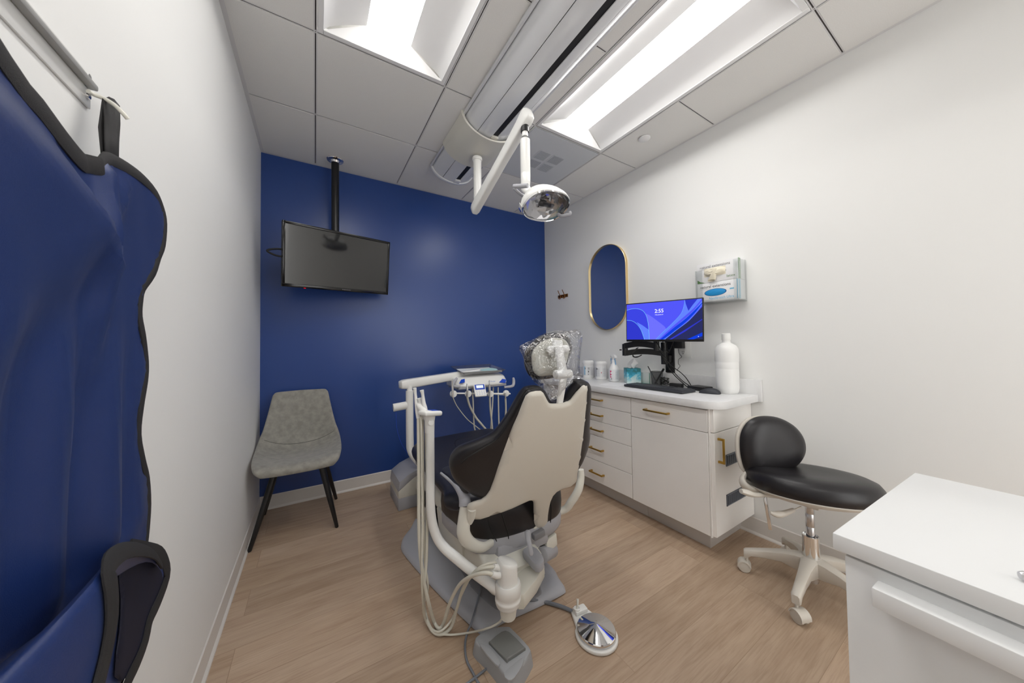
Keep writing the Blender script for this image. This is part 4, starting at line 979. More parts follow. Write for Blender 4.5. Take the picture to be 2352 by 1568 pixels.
df = part('drawer_front', M().prism([cp(.008, .014, .075), cp(.0235, .014, .075), cp(.0235, Dp-.014, .075), cp(.008, Dp-.014, .075)], (0, 0, .688), bev=.001, allbev=True), CW, t)
part('bar_handle', M().prism([cp(-.026, .055, .712), cp(.008, .055, .712), cp(.008, Dp-.07, .712), cp(-.026, Dp-.07, .712)], (0, 0, .032), bev=.002, allbev=True), CW, df)
q0 = V((0.893,0.018,0.810)); qd = V((.35, -.80, 0)).normalized()
m = M().lathe([(0, 0), (.005, 0), (.007, .004)]+[(.007+(.0012 if k % 2 else 0), .006+k*.0022) for k in range(20)]+[(.008, .055), (.008, .14), (0, .14)], V((q0.x, q0.y, .8085)), qd, n=20)
single('chrome_instrument', m, STEEL, 'ribbed chrome instrument handle lying on the near white cabinet', 'dental instrument')
# ================================================================ treatment chair
t = thing('dental_chair', 'large black cushioned treatment chair with beige back shell in the middle of the room', 'dental chair', (.80, 1.6, 0))
bp = [(0.557,1.204,0.000), (0.529,1.309,0.000), (0.482,1.511,0.000), (0.448,1.687,0.000), (0.425,1.820,0.000), (0.416,1.923,0.000), (0.448,2.013,0.000), (0.512,2.095,0.000), (0.569,2.189,0.000), (.60,2.15,0), (.66,2.4,0), (.95,2.42,0), (1.02,2.1,0), (1.01,1.65,0), (1.037,1.353,0.000), (1.015,1.247,0.000), (0.998,1.182,0.000), (0.963,1.169,0.000), (0.830,1.173,0.000), (0.692,1.184,0.000), (0.576,1.187,0.000)]
def hump(u, v_): return 0
part('base_plate', M().pillow([V(p)+V((0, 0, .006)) for p in bp], (0, 0, 1), .026, .0055, .035, step=.05, smooth=4), PLASTG, t, ang=60)
cpo = [(0.619,1.605,0.034), (0.618,1.416,0.034), (0.649,1.257,0.034), (0.671,1.221,0.034), (0.715,1.203,0.034), (0.850,1.195,0.034), (0.885,1.221,0.034), (0.910,1.318,0.034), (.85,1.45,.034), (.62,1.6,.034)]
part('base_cover_plate', M().pillow([V(p)-V((0, 0, .003)) for p in cpo], (0, 0, 1), .004, .003, .012, step=.06, smooth=3), PLASTD, t, ang=60)
# riser and lift hood
def hood(prof, x0, x1, bev, xt=0):
    cx = (x0+x1)/2
    m = M(); b = bmesh.new()
    def sec(x, k):
        cy = sum(p[0] for p in prof)/len(prof); cz = sum(p[1] for p in prof)/len(prof)
        return [V((x, cy+(p[0]-cy)*k, cz+(p[1]-cz)*k)) for p in prof]
    w_ = x1-x0
    return m.loft([sec(x0, .90), sec(x0+.006, .96), sec(x0+.02, 1), sec(x1-.02, 1), sec(x1-.006, .96), sec(x1, .90)])
part('riser', M().box((.60, 1.62, .02), (.93, 2.25, .26), bev=.03, seg=3), PLASTIC, t)
prof = [(1.15, .155), (1.155, .215), (1.18, .245), (1.5, .30), (1.9, .315), (2.2, .30), (2.32, .22), (2.3, .14), (1.9, .10), (1.45, .12)]
part('lift_hood', hood(cat(prof, True, 3), .60, .86, .03), PLASTIC, t, ang=50)
part('hood_panel', M().obox((.60, 1.62, .17), (.02, .36, .16), (1, 0, .1), (0, 1, 0), bev=.008), PLASTIC, t)
# underseat carriage
part('carriage', M().box((.66, 1.22, .22), (.94, 1.9, .30), bev=.02), PLASTG, t)
seat = [(.80,1.215), (.92,1.218), (1.01,1.240), (1.065,1.30), (1.075,1.44), (1.06,1.62), (.80,1.66), (.56,1.62), (.558,1.44), (.57,1.33), (.615,1.262), (.69,1.228)]
def cp3(P, z, k=1, c=(.80, 1.4)): return [V((c[0]+(x-c[0])*k, c[1]+(y-c[1])*k, z)) for x, y in P]
part('seat_tray', M().loft([cp3(cat(seat, True, 4), z, k) for z, k in ((.245, .84), (.252, .95), (.27, 1.0), (.315, 1.01), (.33, .985))]), PLASTG, t, ang=50)
sc_ = part('seat_cushion', M().loft([cp3(cat(seat, True, 4), z, k) for z, k in ((.318, .93), (.322, .985), (.335, 1.008), (.38, 1.02), (.42, 1.01), (.45, .975), (.466, .92), (.472, .82), (.474, .6), (.474, .25))]), VINYL, t, ang=60)
m = M()
for px0, px1 in (((1132,1172), (1147,1226)), ((1160,1166), (1180,1226))): pass
for x0, x1 in ((.615, .665), (.685, .715), (.955, .94)):
    pts = []
    for z, k in ((.30, .985), (.335, 1.008), (.38, 1.02), (.42, 1.01), (.45, .975)):
        xx = x0+(x1-x0)*(1-(z-.30)/.15); yy = None
        P = cp3(cat(seat, True, 8), z, k+.002); P = [p for p in P if p.y < 1.3]; q = min(P, key=lambda p: abs(p.x-xx)); pts.append(q)
    part('seam', M().tube(pts, .0022, n=6), RUBBER, sc_)
leg = [(.524,1.34,.455), (.518,1.50,.455), (.522,1.75,.455), (.528,2.10,.455), (.575,2.25,.455), (.665,2.325,.455), (.80,2.352,.455), (.97,2.355,.455), (1.12,2.335,.455), (1.21,2.26,.455), (1.215,2.0,.455), (1.14,1.7,.455), (1.08,1.5,.455), (1.06,1.34,.455)]
lg = part('legrest_cushion', M().pillow(leg, (0, 0, 1), .035, .045, .05, step=.05, bend=lambda u, v_: .010*(u/.3)**2), VINYLB, t, ang=60)
part('seam', M().tube([V(p) for p in ((0.736,1.808,0.486), (0.772,1.946,0.488), (0.812,2.095,0.490), (0.864,2.168,0.490), (0.963,2.178,0.490), (1.051,2.143,0.490), (1.084,2.081,0.490))], .0022, n=6), RUBBER, lg)
part('seam', M().tube([V(p) for p in ((0.660,2.046,0.490), (0.638,1.895,0.488), (0.615,1.728,0.486))], .0022, n=6), RUBBER, lg)
part('legrest_pan', M().prism([V((.56,1.45,.38)), V((.56,2.15,.38)), V((.66,2.27,.38)), V((1.08,2.27,.38)), V((1.14,2.15,.38)), V((1.02,1.45,.38))], (0, 0, .035), bev=.012), PLASTG, t)
# backrest
BN = V((0, -1, -.468)).normalized()
shell = [(0.672,0.911,0.999), (0.630,0.912,0.998), (0.613,0.918,0.985), (0.602,0.951,0.914), (0.586,0.988,0.835), (0.573,1.044,0.714), (0.563,1.093,0.611), (0.537,1.111,0.571), (0.489,1.115,0.563), (0.492,1.132,0.527), (0.518,1.153,0.482), (0.582,1.152,0.484), (0.684,1.148,0.493), (0.762,1.142,0.505), (0.794,1.149,0.490), (0.809,1.164,0.459), (0.841,1.209,0.363), (0.870,1.232,0.313), (0.927,1.232,0.313), (0.915,1.204,0.374), (0.903,1.176,0.434), (0.904,1.149,0.491), (0.941,1.141,0.508), (1.045,1.146,0.498), (1.026,1.112,0.569), (1.006,1.069,0.661), (0.947,0.980,0.852), (0.899,0.917,0.986), (0.888,0.912,0.998), (0.863,0.910,1.001), (0.830,0.934,0.950), (0.812,0.937,0.944), (0.789,0.939,0.939), (0.745,0.937,0.943), (0.722,0.934,0.950), (0.695,0.920,0.979)]
xcb = .78
def sbend(u, v_):
    q = max(0, abs(u)-.10); return -.30*q*q*1.6+.004
part('back_shell', M().pillow(shell, BN, .012, .012, .016, step=.035, smooth=2, bend=sbend, org=(xcb-.0, 1.0, .81)), SHELL, t, ang=55)
cush = [(0.685,0.938,1.011), (0.640,0.939,1.010), (0.623,0.944,0.999), (0.607,0.957,0.972), (0.591,0.979,0.926), (0.570,1.002,0.875), (0.544,1.020,0.836), (0.490,1.034,0.807), (0.439,1.047,0.779), (0.415,1.064,0.743), (0.412,1.080,0.708), (0.429,1.101,0.664), (0.457,1.116,0.631), (0.510,1.136,0.589), (0.578,1.154,0.551), (0.672,1.173,0.511), (0.786,1.179,0.497), (0.909,1.184,0.487), (1.034,1.175,0.506), (1.063,1.146,0.568), (1.083,1.130,0.602), (1.089,1.102,0.662), (1.070,1.069,0.733), (1.035,1.043,0.787), (0.990,1.000,0.881), (0.951,0.957,0.972), (0.926,0.940,1.007), (0.894,0.934,1.021), (0.862,0.935,1.019), (0.848,0.944,0.999), (0.836,0.959,0.967), (0.816,0.970,0.943), (0.773,0.970,0.943), (0.745,0.963,0.958), (0.713,0.947,0.994)]
def cbend(u, v_):
    q = max(0, abs(u)-.13); return -.9*q*q
bk = part('back_cushion', M().pillow([V(p)-BN*.012 for p in cush], BN, .022, .055, .045, step=.035, smooth=3, bend=cbend, org=(xcb, 1.03, .79)), VINYL, t, ang=60)
seam = [(0.646,0.900,1.013), (0.618,0.901,1.011), (0.606,0.910,1.002), (0.593,0.927,0.970), (0.581,0.951,0.923), (0.567,0.982,0.867), (0.544,1.005,0.826), (0.490,1.018,0.799), (0.448,1.033,0.776), (0.431,1.050,0.753)]
part('cushion_seam', M().tube([V(p) for p in seam], .0026, n=6, res=4), RUBBER, bk)
# hinge at the tab
hc = V((0.896,1.228,0.323))
part('back_hinge', M().cyl(hc+V((-.022, 0, .004)), hc+V((.022, 0, .004)), .012, bev=.002).tube([V((0.822,1.245,0.310)), V((0.845,1.229,0.320)), V((0.865,1.223,0.328))], [.010, .013, .012], n=12), PLASTIC, t)
# seat side brackets
part('arm_bracket', M().tube([V((0.496,1.170,0.543)), V((0.488,1.170,0.487)), V((0.486,1.170,0.438)), V((0.517,1.180,0.386)), V((0.583,1.200,0.338)), V((.70,1.30,.285))], [.023, .025, .026, .024, .020, .016], n=16, flat=((1, 0, 0), .8)), PLASTIC, t)
part('arm_bracket', M().tube([V((1.144,1.220,0.523)), V((1.143,1.220,0.479)), V((1.124,1.220,0.425)), V((1.094,1.240,0.367)), V((1.062,1.270,0.320)), V((.93,1.33,.30))], [.016, .020, .022, .022, .020, .016], n=16, flat=((1, 0, 0), .8)), PLASTIC, t)
part('bracket_link', M().tube([V((0.506,1.135,0.545)), V((0.509,1.151,0.511)), V((0.506,1.170,0.480))], .018, n=12), PLASTIC, t)
ar = part('armrest', M().tube([V((0.492,1.170,0.540)), V((0.495,1.180,0.562)), V((0.491,1.200,0.583)), V((0.489,1.280,0.588)), V((0.483,1.420,0.586))], [.023, .022, .018, .009, .005], n=14, flat=((1, 0, 0), 1.0)), mat('silver_grey_plastic', (176,176,182), .35), t)
pad = [(0.485,1.430,0.588), (0.516,1.460,0.584), (0.560,1.420,0.591), (0.545,1.260,0.609), (0.510,1.160,0.609), (0.489,1.170,0.584), (0.485,1.240,0.590), (0.485,1.340,0.586)]
pn = (V(pad[0])-V(pad[4])).cross(V(pad[6])-V(pad[2])).normalized()
if pn.z < 0: pn = -pn
part('armrest_pad', M().pillow(pad, pn, .012, .012, .012, step=.03, smooth=4), VINYL, ar, ang=60)
# lever and small housings behind the seat
part('recline_lever', M().tube([V((0.755,1.130,0.377)), V((0.743,1.110,0.362)), V((0.738,1.090,0.344)), V((0.737,1.080,0.321))], [.014, .012, .010, .0105], n=12, flat=((1, 0, 0), .7), dome=True), PLASTG, t)
part('lever_housing', M().obox(V((0.862,1.205,0.299)), (.062, .03, .03), (1, 0, .12), (0, 1, 0), bev=.006), PLASTD, t)
part('lift_column', M().box((.80, 1.24, .12), (.90, 1.32, .27), bev=.008), PLASTIC, t)
part('side_housing', M().obox(V((0.960,1.270,0.206)), (.075, .07, .06), (1, .2, .1), (0, 1, 0), bev=.006), PLASTIC, t)
part('side_roller', M().cyl(V((0.888,1.220,0.186)), V((0.999,1.280,0.141)), .034, bev=.006), PLASTG, t)
# headrest
HN = V((-.05, -1, .05)).normalized()
hcush = [(0.699,1.020,1.146), (0.715,1.020,1.163), (0.750,1.020,1.184), (0.789,1.020,1.199), (0.834,1.020,1.205), (0.870,1.020,1.204), (0.893,1.020,1.191), (0.908,1.020,1.172), (0.911,1.020,1.146), (0.901,1.020,1.119), (0.885,1.020,1.088), (0.868,1.020,1.056), (0.842,1.020,1.035), (0.813,1.020,1.025), (0.758,1.020,1.022), (0.731,1.020,1.025), (0.705,1.020,1.042), (0.690,1.020,1.076), (0.689,1.020,1.114)]
hd = part('headrest_cushion', M().pillow(hcush, HN, .030, .045, .035, step=.025, smooth=4), VINYL, t, ang=60)
hpl = [(0.692,0.985,1.125), (0.708,0.985,1.150), (0.740,0.985,1.171), (0.775,0.985,1.182), (0.811,0.985,1.186), (0.845,0.985,1.179), (0.863,0.985,1.163), (0.870,0.985,1.141), (0.862,0.985,1.116), (0.848,0.985,1.082), (0.827,0.985,1.054), (0.797,0.985,1.042), (0.748,0.985,1.040), (0.716,0.985,1.042), (0.698,0.985,1.058), (0.692,0.985,1.078), (0.690,0.985,1.103)]
part('headrest_plate', M().pillow(hpl, HN, .010, .008, .014, step=.03, smooth=4), mat('putty_plastic', (190,189,178), .35), t, ang=60)
y0 = .955
m = M().tube([V((0.752,0.960,1.140)), V((0.839,0.960,1.142))], .015, n=18, smooth=False, dome=True)
m.obox(V((0.801,0.972,1.161)), (.044, .02, .03), (1, 0, 0), (0, 1, 0), bev=.006)
part('headrest_clevis', m, PLASTIC2, t)
part('headrest_link', M().tube([V((0.783,0.940,1.149)), V((0.782,0.935,1.120)), V((0.785,0.930,1.082)), V((0.785,0.925,1.050))], [.022, .019, .020, .0215], n=16, flat=((1, 0, 0), .6)), PLASTIC2, t)
part('headrest_pivot', M().cyl(V((0.744,0.918,1.050)), V((0.817,0.918,1.049)), .0165, bev=.003).cyl(V((0.742,0.918,1.050)), V((0.746,0.918,1.050)), .011), PLASTIC2, t)
part('headrest_stem', M().tube([V((0.789,0.925,1.043)), V((0.783,0.930,0.990)), V((0.789,0.956,0.912))], [.019, .0165, .0145], n=14, flat=((1, 0, 0), .5), smooth=False), PLASTIC2, t)
# ---- plastic cover
FILM = film('clear_plastic_film', (.94, .945, .96), .13, .07, bump=1.0)
fo = [(0.621,0.970,1.156), (0.680,0.970,1.179), (0.729,0.970,1.200), (0.799,0.970,1.214), (0.845,0.970,1.213), (0.903,0.970,1.216), (0.896,0.970,1.142), (0.882,0.960,1.064), (0.898,0.950,1.035), (0.898,0.950,1.024), (0.854,0.940,1.011), (0.815,0.930,0.992), (0.789,0.925,0.975), (0.772,0.920,0.957), (0.733,0.920,0.961), (0.718,0.925,0.980), (0.702,0.940,1.005), (0.680,0.960,1.022), (0.663,0.970,1.051), (0.647,0.970,1.090), (0.635,0.970,1.124)]
fm = M().pillow([V(p) for p in fo], HN, .065, .062, .075, step=.012, smooth=2, prof=1.6)
for v in fm.bm.verts:
    n_ = noise.noise(v.co*26)*.006+noise.noise(V((v.co.x*60, v.co.y*30, v.co.z*22)))*.0035
    v.co += V((n_*.4, n_, n_*.4))
single('plastic_cover', fm, FILM, 'crinkled clear plastic bag pulled over the headrest', 'plastic cover', ang=25)

# ================================================================ utility box on the floor beyond the chair
t = thing('utility_box', 'grey and white utility box on the floor below the foot of the treatment chair', 'utility box', (.66, 2.5, 0))
ux0, ux1, uy0, uy1 = .497, .86, 2.372, 2.66
part('lower_band', M().box((ux0, uy0, 0), (ux1, uy1, .085), bev=.004), PLASTG, t)
part('side_panel', M().prism([V((ux0+.002, uy0+.002, .085)), V((ux1, uy0+.002, .085)), V((ux1, uy0+.002, .245)), V((ux0+.20, uy0+.002, .24)), V((ux0+.12, uy0+.002, .215)), V((ux0+.055, uy0+.002, .175)), V((ux0+.002, uy0+.002, .135))], (0, uy1-uy0-.004, 0), bev=.002), PLASTIC, t)
part('lid', M().prism([V((ux0, uy0-.0, .135)), V((ux0+.055, uy0-.0, .175)), V((ux0+.12, uy0-.0, .215)), V((ux0+.20, uy0-.0, .24)), V((ux1, uy0, .245)), V((ux1, uy0, .275)), V((ux0+.17, uy0, .275)), V((ux0+.07, uy0, .24)), V((ux0+.01, uy0, .20))], (0, uy1-uy0, 0), bev=.004), mat('silver_grey_plastic', (176,176,182), .35), t)

# ================================================================ delivery unit
t = thing('delivery_unit', 'white swing arm instrument unit with blue keypads over the foot of the chair', 'instrument unit', (.60, 2.45, .3))
px = V((0.598,2.450,0.624))
m = M().cyl((px.x, 2.45, V((0.596,2.450,0.833)).z-.006), (px.x, 2.45, V((0.596,2.450,0.866)).z), .020)
m.tube([(px.x, 2.45, V((0.596,2.450,0.827)).z), (px.x, 2.45, V((0.593,2.450,0.480)).z), V((0.603,2.440,0.384)), V((0.637,2.400,0.319)), V((0.689,2.340,0.267)), (.74, 2.22, .30), (.80, 2.1, .27)], [.0275, .0275, .027, .026, .026, .026, .026], n=18)
part('support_post', m, PLASTIC2, t)
a = V((0.529,2.460,0.873)); b = V((1.355,2.620,0.926)); d_ = (b-a).normalized(); s_ = V((0, 0, 1)).cross(d_).normalized(); u_ = d_.cross(s_); L = (b-a).length
def rr(c, w_, h_, p=.4, n=16): return [c+s_*(math.copysign(abs(math.cos(q))**p, math.cos(q))*w_)+u_*(math.copysign(abs(math.sin(q))**p, math.sin(q))*h_) for q in (2*PI*k/n for k in range(n))]
part('spring_arm', M().loft([rr(a+d_*x, w_, h_) for x, w_, h_ in ((0, .018, .016), (.006, .032, .028), (.03, .036, .034), (.045, .036, .035), (L*.5, .034, .033), (L-.05, .032, .028), (L-.01, .03, .024), (L, .02, .014))]), PLASTIC2, t, ang=50)
ba, bb = V((0.481,2.450,0.714)), V((0.582,2.450,0.722))
part('side_bracket', M().tube([ba, ba.lerp(bb, .5), bb], .029, n=14, flat=((0, 0, 1), .7), smooth=False), PLASTIC2, t)
part('hanging_wire', M().tube([V((0.499,2.450,0.681)), V((0.507,2.450,0.557)), V((0.537,2.450,0.448)), V((0.578,2.440,0.373)), V((0.591,2.430,0.364))], .0014, n=6), mat('blue_wire', (30,70,190), .4), t)
# head
hy = 2.42
xl, xr = V((0.962,2.420,0.843)).x, V((1.429,2.420,0.806)).x
zb, zt = V((1.193,2.420,0.814)).z, V((1.209,2.450,0.908)).z
prof = [(hy, zb+.004), (hy-.006, zb+.018), (hy+.004, zb+.034), (hy+.04, zt-.022), (hy+.09, zt-.006), (hy+.22, zt+.012), (hy+.25, zt), (hy+.25, zb+.012), (hy+.22, zb), (hy+.03, zb)]
cy_, cz_ = hy+.12, (zb+zt)/2
def hsec(x, ky, kz, dy=0): return [V((x, cy_+(p[0]-cy_)*ky+dy, cz_+(p[1]-cz_)*kz)) for p in cat(prof, True, 3)]
part('unit_head', M().loft([hsec(xl-.004, .7, .5), hsec(xl, .86, .8, .01), hsec(xl+.02, .95, .93, .004), hsec(xl+.06, 1, 1), hsec((xl+xr)/2, 1.04, 1.0, -.006), hsec(xr-.06, 1, 1), hsec(xr-.02, .95, .93, .004), hsec(xr, .86, .8, .01), hsec(xr+.004, .7, .5)]), PLASTIC2, t, ang=50)
part('head_underside', M().box((xl+.01, hy+.0, zb-.012), (xr-.01, hy+.24, zb+.01), bev=.008), PLASTG, t)
for p, q in (((1055, 882), (1066, 870)), ((1145, 881), (1161, 870))):
    P0, P1_ = V((V((1.003,2.430,0.852)).x, 0, 0)), 0
def key(pts, lbl):
    P = [V(p)+V((0, -.012, 0)) for p in pts]; n = (P[1]-P[0]).cross(P[2]-P[0]).normalized()
    if n.y > 0: n = -n
    return part('blue_keypad', M().prism([q+n*.002 for q in P], -n*.004), BLUEP, t)
key([(0.973,2.420,0.856), (1.022,2.420,0.861), (1.034,2.450,0.885), (1.004,2.450,0.880)], 0)
key([(1.338,2.420,0.837), (1.399,2.420,0.827), (1.425,2.450,0.851), (1.386,2.450,0.861)], 0)
lettering('A Chedge', .014, V((1.225,2.395,0.848)), (1, 0, 0), (0, .35, .94), mat('blue_script_ink', (70,110,190), .5), t, shear=.35, width=.07)
def hdl(pts):
    part('side_handle', M().tube([V(p) for p in pts], [.010, .012, .013, .013, .010], n=12, flat=((0, 1, 0), 1.0)), mat('silver_grey_plastic', (176,176,182), .35), t)
hdl([(0.984,2.420,0.827), (0.932,2.410,0.838), (0.922,2.410,0.854), (0.944,2.430,0.874), (0.971,2.450,0.892)])
hdl([(1.394,2.420,0.790), (1.458,2.410,0.793), (1.481,2.410,0.806), (1.498,2.430,0.834), (1.506,2.450,0.859)])
# holder bar
by0 = 2.385
part('holder_bar', M().tube([V((0.901,2.385,0.787)), V((1.433,2.385,0.734))], .0065, n=12, smooth=False).tube([V((1.165,2.405,0.814)), V((1.155,2.385,0.767))], .012, n=10, smooth=False).tube([V((1.255,2.385,0.747)), V((1.381,2.385,0.728))], .003, n=8, smooth=False), PLASTIC2, t)
for u in (1041, 1075, 1126, 1162):
    c = {1041: (0.915,2.385,0.782), 1075: (1.039,2.385,0.771), 1126: (1.239,2.385,0.752), 1162: (1.390,2.385,0.742)}[u]
    part('instrument_holder', M().cyl(V(c)+V((0, .012, 0)), V(c)+V((0, -.016, 0)), .027, bev=.006).box(V(c)+V((-.008, -.018, -.006)), V(c)+V((.008, -.012, .024)), bev=.002), PLASTIC2, t)
# control pad
cc_ = V((1.121,2.330,0.801)); cn = V((-.1, -.86, .5)).normalized(); cx1 = V((0, 0, 1)).cross(cn).normalized(); cy1 = cn.cross(cx1)
cpd = part('control_pad', M().obox(cc_-cn*.008, (.098, .108, .018), cx1, cy1, bev=.007, seg=3), PLASTIC2, t)
part('pad_screen_frame', M().obox(cc_+cn*.001+cy1*.024, (.082, .044, .002), cx1, cy1, bev=.0005), BLUEP, cpd)
part('pad_screen', M().obox(cc_+cn*.0022+cy1*.027, (.058, .024, .001), cx1, cy1), mat('pale_display', (228,238,246), .3, emit=.25), cpd)
m = M()
for i in range(4):
    for j in range(3): m.obox(cc_+cn*.0012+cx1*(-.032+i*.021)+cy1*(-.012-j*.013), (.006, .003, .001), cx1, cy1)
part('pad_icons', m, mat('icon_blue', (90,130,205), .5), cpd)
hoses = {}
# loose hoses of the head
for nm, pts in ((0, [(1.112,2.460,0.809), (1.122,2.470,0.658), (1.128,2.470,0.495), (1.144,2.470,0.438), (1.182,2.450,0.444)]), (1, [(1.355,2.460,0.789), (1.357,2.460,0.633), (1.359,2.460,0.463), (1.366,2.460,0.368)]), (2, [(1.319,2.480,0.789), (1.308,2.480,0.636), (1.283,2.460,0.493), (1.277,2.460,0.383)])):
    part('hose', M().tube([V(p) for p in pts], .0062, n=10), HOSE, t)
def handpiece(lab, body, hose, r, hr_, mt):
    p0 = V(body[-1]); t_ = thing('dental_handpiece', lab, 'handpiece', tuple(p0), 'handpieces in the unit holders')
    part('body', M().tube([V(p) for p in body], r, n=12, smooth=False), mt, t_)
    part('hose', M().tube([V(p) for p in hose], hr_, n=10), HOSE, t_)
handpiece('chrome air water syringe in the leftmost holder of the instrument unit', [(0.896,2.360,0.888), (0.897,2.360,0.874), (0.900,2.360,0.817), (0.901,2.360,0.760)], [(0.903,2.365,0.762), (0.952,2.400,0.678), (1.041,2.420,0.566), (1.114,2.430,0.501), (1.173,2.440,0.451)], [.010, .008, .010, .007], .0036, CHROME)
handpiece('steel handpiece in the holder left of the control pad', [(1.020,2.360,0.855), (1.020,2.360,0.831), (1.022,2.360,0.820), (1.021,2.360,0.793), (1.021,2.360,0.752)], [(1.023,2.365,0.754), (1.060,2.400,0.669), (1.126,2.430,0.564), (1.182,2.440,0.497), (1.248,2.460,0.424)], [.005, .007, .010, .010, .006], .0085, STEEL)
handpiece('grey motor handpiece with a burr tip, right of the control pad', [(1.219,2.360,0.868), (1.219,2.360,0.832), (1.220,2.360,0.828), (1.220,2.360,0.771), (1.222,2.360,0.767), (1.221,2.360,0.725)], [(1.224,2.365,0.727), (1.245,2.400,0.619), (1.272,2.430,0.519), (1.289,2.450,0.420)], [.004, .005, .010, .011, .006, .006], .0075, STEEL)
handpiece('short chrome coupling with hose in the rightmost holder', [(1.367,2.360,0.750), (1.369,2.360,0.728), (1.370,2.360,0.702)], [(1.373,2.365,0.705), (1.396,2.400,0.601), (1.404,2.430,0.501), (1.396,2.450,0.366)], [.006, .0075, .006], .0078, STEEL)
# tray
tz = V((1.214,2.460,0.916)).z
txl, txr = V((1.040,2.470,0.935)).x, V((1.402,2.470,0.906)).x
t = thing('instrument_tray', 'stainless steel rectangular tray resting on top of the instrument unit', 'tray', ((txl+txr)/2, 2.58, tz))
def trr(z, g, th=.0): return [V((x, y, z+(y-2.46)*.125)) for x, y in ((txl-g+.01, 2.46-g), (txr+g-.01, 2.46-g), (txr+g, 2.46-g+.01), (txr+g, 2.70+g-.01), (txr+g-.01, 2.70+g), (txl-g+.01, 2.70+g), (txl-g, 2.70+g-.01), (txl-g, 2.46-g+.01))]
part('pan', M().loft([trr(tz+.024, .022), trr(tz+.022, .018), trr(tz+.003, .002), trr(tz+.002, -.004)], cap=False).prism([p for p in trr(tz+.001, -.003)], (0, 0, .0015)), STEEL, t, solid=.0012)
part('rolled_rim', M().loft([[V(p) for p in trr(tz+.024+dz, .023+dx)] for dx, dz in ((-.002, 0), (0, .002), (.002, 0), (0, -.002))], closeloop=True), STEEL, t)
single('tray_paper', M().box((txl+.02, 2.475, tz+.0045), (txr-.02, 2.685, tz+.0055), rot=Matrix.Rotation(math.atan(.125), 3, 'X'), piv=(txl, 2.46, tz)), mat('tray_liner', (240,244,246), .6), 'white paper liner lying in the steel tray', 'paper')
single('face_mask', M().pillow([V((txr-.155, 2.49, tz+.014)), V((txr-.02, 2.50, tz+.0152)), V((txr-.018, 2.62, tz+.030)), V((txr-.15, 2.63, tz+.0312))], (0, -.125, 1), .006, .003, .02, step=.03, smooth=2), mat('pale_aqua_fabric', (190,228,230), .7), 'folded pale aqua face mask lying in the right half of the steel tray', 'face mask')

# ================================================================ assistant arm with suction
t = thing('suction_stand', 'white bent tube holding suction hoses with a canister near the floor', 'suction arm', (.40, 1.27, 0))
pth = [(0.389,1.270,0.830), (0.388,1.270,0.667), (0.388,1.270,0.531), (0.400,1.270,0.439), (0.426,1.250,0.375), (0.475,1.190,0.329), (0.529,1.130,0.285), (0.589,1.070,0.240)]
part('support_tube', M().tube([V(p) for p in pth], [.0165, .017, .0175, .018, .0185, .019, .019, .019], n=20), PLASTIC2, t)
c = V((0.387,1.270,0.830)); zt_ = V((0.388,1.270,0.891)).z
m = M().lathe([(0, -.012), (.0185, -.012), (.0188, 0), (.0195, (zt_-c.z)*.5), (.023, (zt_-c.z)*.85), (.030, zt_-c.z+.004), (0, zt_-c.z+.006)], c, n=28)
m.lathe([(0, 0), (.011, 0), (.011, .0015), (0, .0018)], c+V((.0, -.0195, .030)), V((0, -1, .1)), n=24)
part('holder_column', m, PLASTIC2, t)
hc_ = V((0.387,1.260,0.896)); hx = V((.92, .30, -.14)).normalized()
hh_ = part('touch_pad_head', M().obox(hc_, (.082, .056, .020), hx, (-.3, .92, 0), bev=.008, seg=3), PLASTIC2, t)
part('blue_keypad', M().obox(hc_+hx*.016+V((0, .0, .0098)), (.036, .034, .0015), hx, (-.3, .92, 0), bev=.0005), BLUEP, hh_)
part('holder_rack', M().tube([V((0.369,1.260,0.898)), V((0.359,1.270,0.911)), V((0.351,1.290,0.926)), V((0.346,1.310,0.934))], [.012, .014, .013, .008], n=12), PLASTIC2, t)
# canister
kx_, ky_ = .612, 1.055
z_ = lambda v: None
part('canister_body', M().lathe([(0, .190), (.036, .190), (.044, .197), (.047, .205), (.047, .212), (.0485, .214), (.0485, .222), (.047, .224), (.047, .236), (.0485, .238), (.0485, .262), (.047, .272), (.044, .278), (0, .28)], (kx_, ky_, 0), n=40), PLASTIC2, t)
part('canister_cup', M().lathe([(0, .145), (.020, .145), (.028, .150), (.034, .19), (0, .19)], (kx_, ky_, 0), n=36), PLASTIC, t)
o = [(-.036, -.012), (-.030, .028), (.006, .040), (.030, .018), (.034, -.014), (.016, -.036), (-.020, -.034)]
def kt(k, z, ty=0): return [V((kx_+x*k, ky_+y*k, z+ty*(x+.03)*.25)) for x, y in cat(o, True, 4)]
part('canister_head', M().loft([kt(1.04, .262), kt(1.0, .274), kt(.97, .318), kt(.99, .350, -1), kt(.96, .358, -1), kt(.86, .362, -1)]), PLASTIC2, t, ang=50)
ports = [((0.563,1.050,0.321), (0.543,1.050,0.334)), ((0.578,1.060,0.338), (0.556,1.060,0.349)), ((0.594,1.075,0.341), (0.575,1.075,0.350))]
for a, b in ports: part('hose_port', M().tube([V(a)+V((.012, 0, -.002)), a, b], [.012, .0115, .010], n=14, smooth=False), PLASTIC2, t)
beam = [(0.700,1.137,0.215), (0.744,1.157,0.215), (0.805,1.175,0.215), (0.847,1.155,0.215), (0.837,1.128,0.215), (0.758,1.076,0.215), (0.670,1.037,0.215), (0.652,1.048,0.215)]
part('mounting_beam', M().prism([V(p) for p in beam], (0, 0, -.055), bev=.004), PLASTIC, t)
swv = [(0.766,1.189,0.270), (0.808,1.197,0.270), (0.825,1.165,0.270), (0.818,1.114,0.270), (0.801,1.083,0.270), (0.773,1.073,0.270), (0.759,1.091,0.270), (0.762,1.144,0.270)]
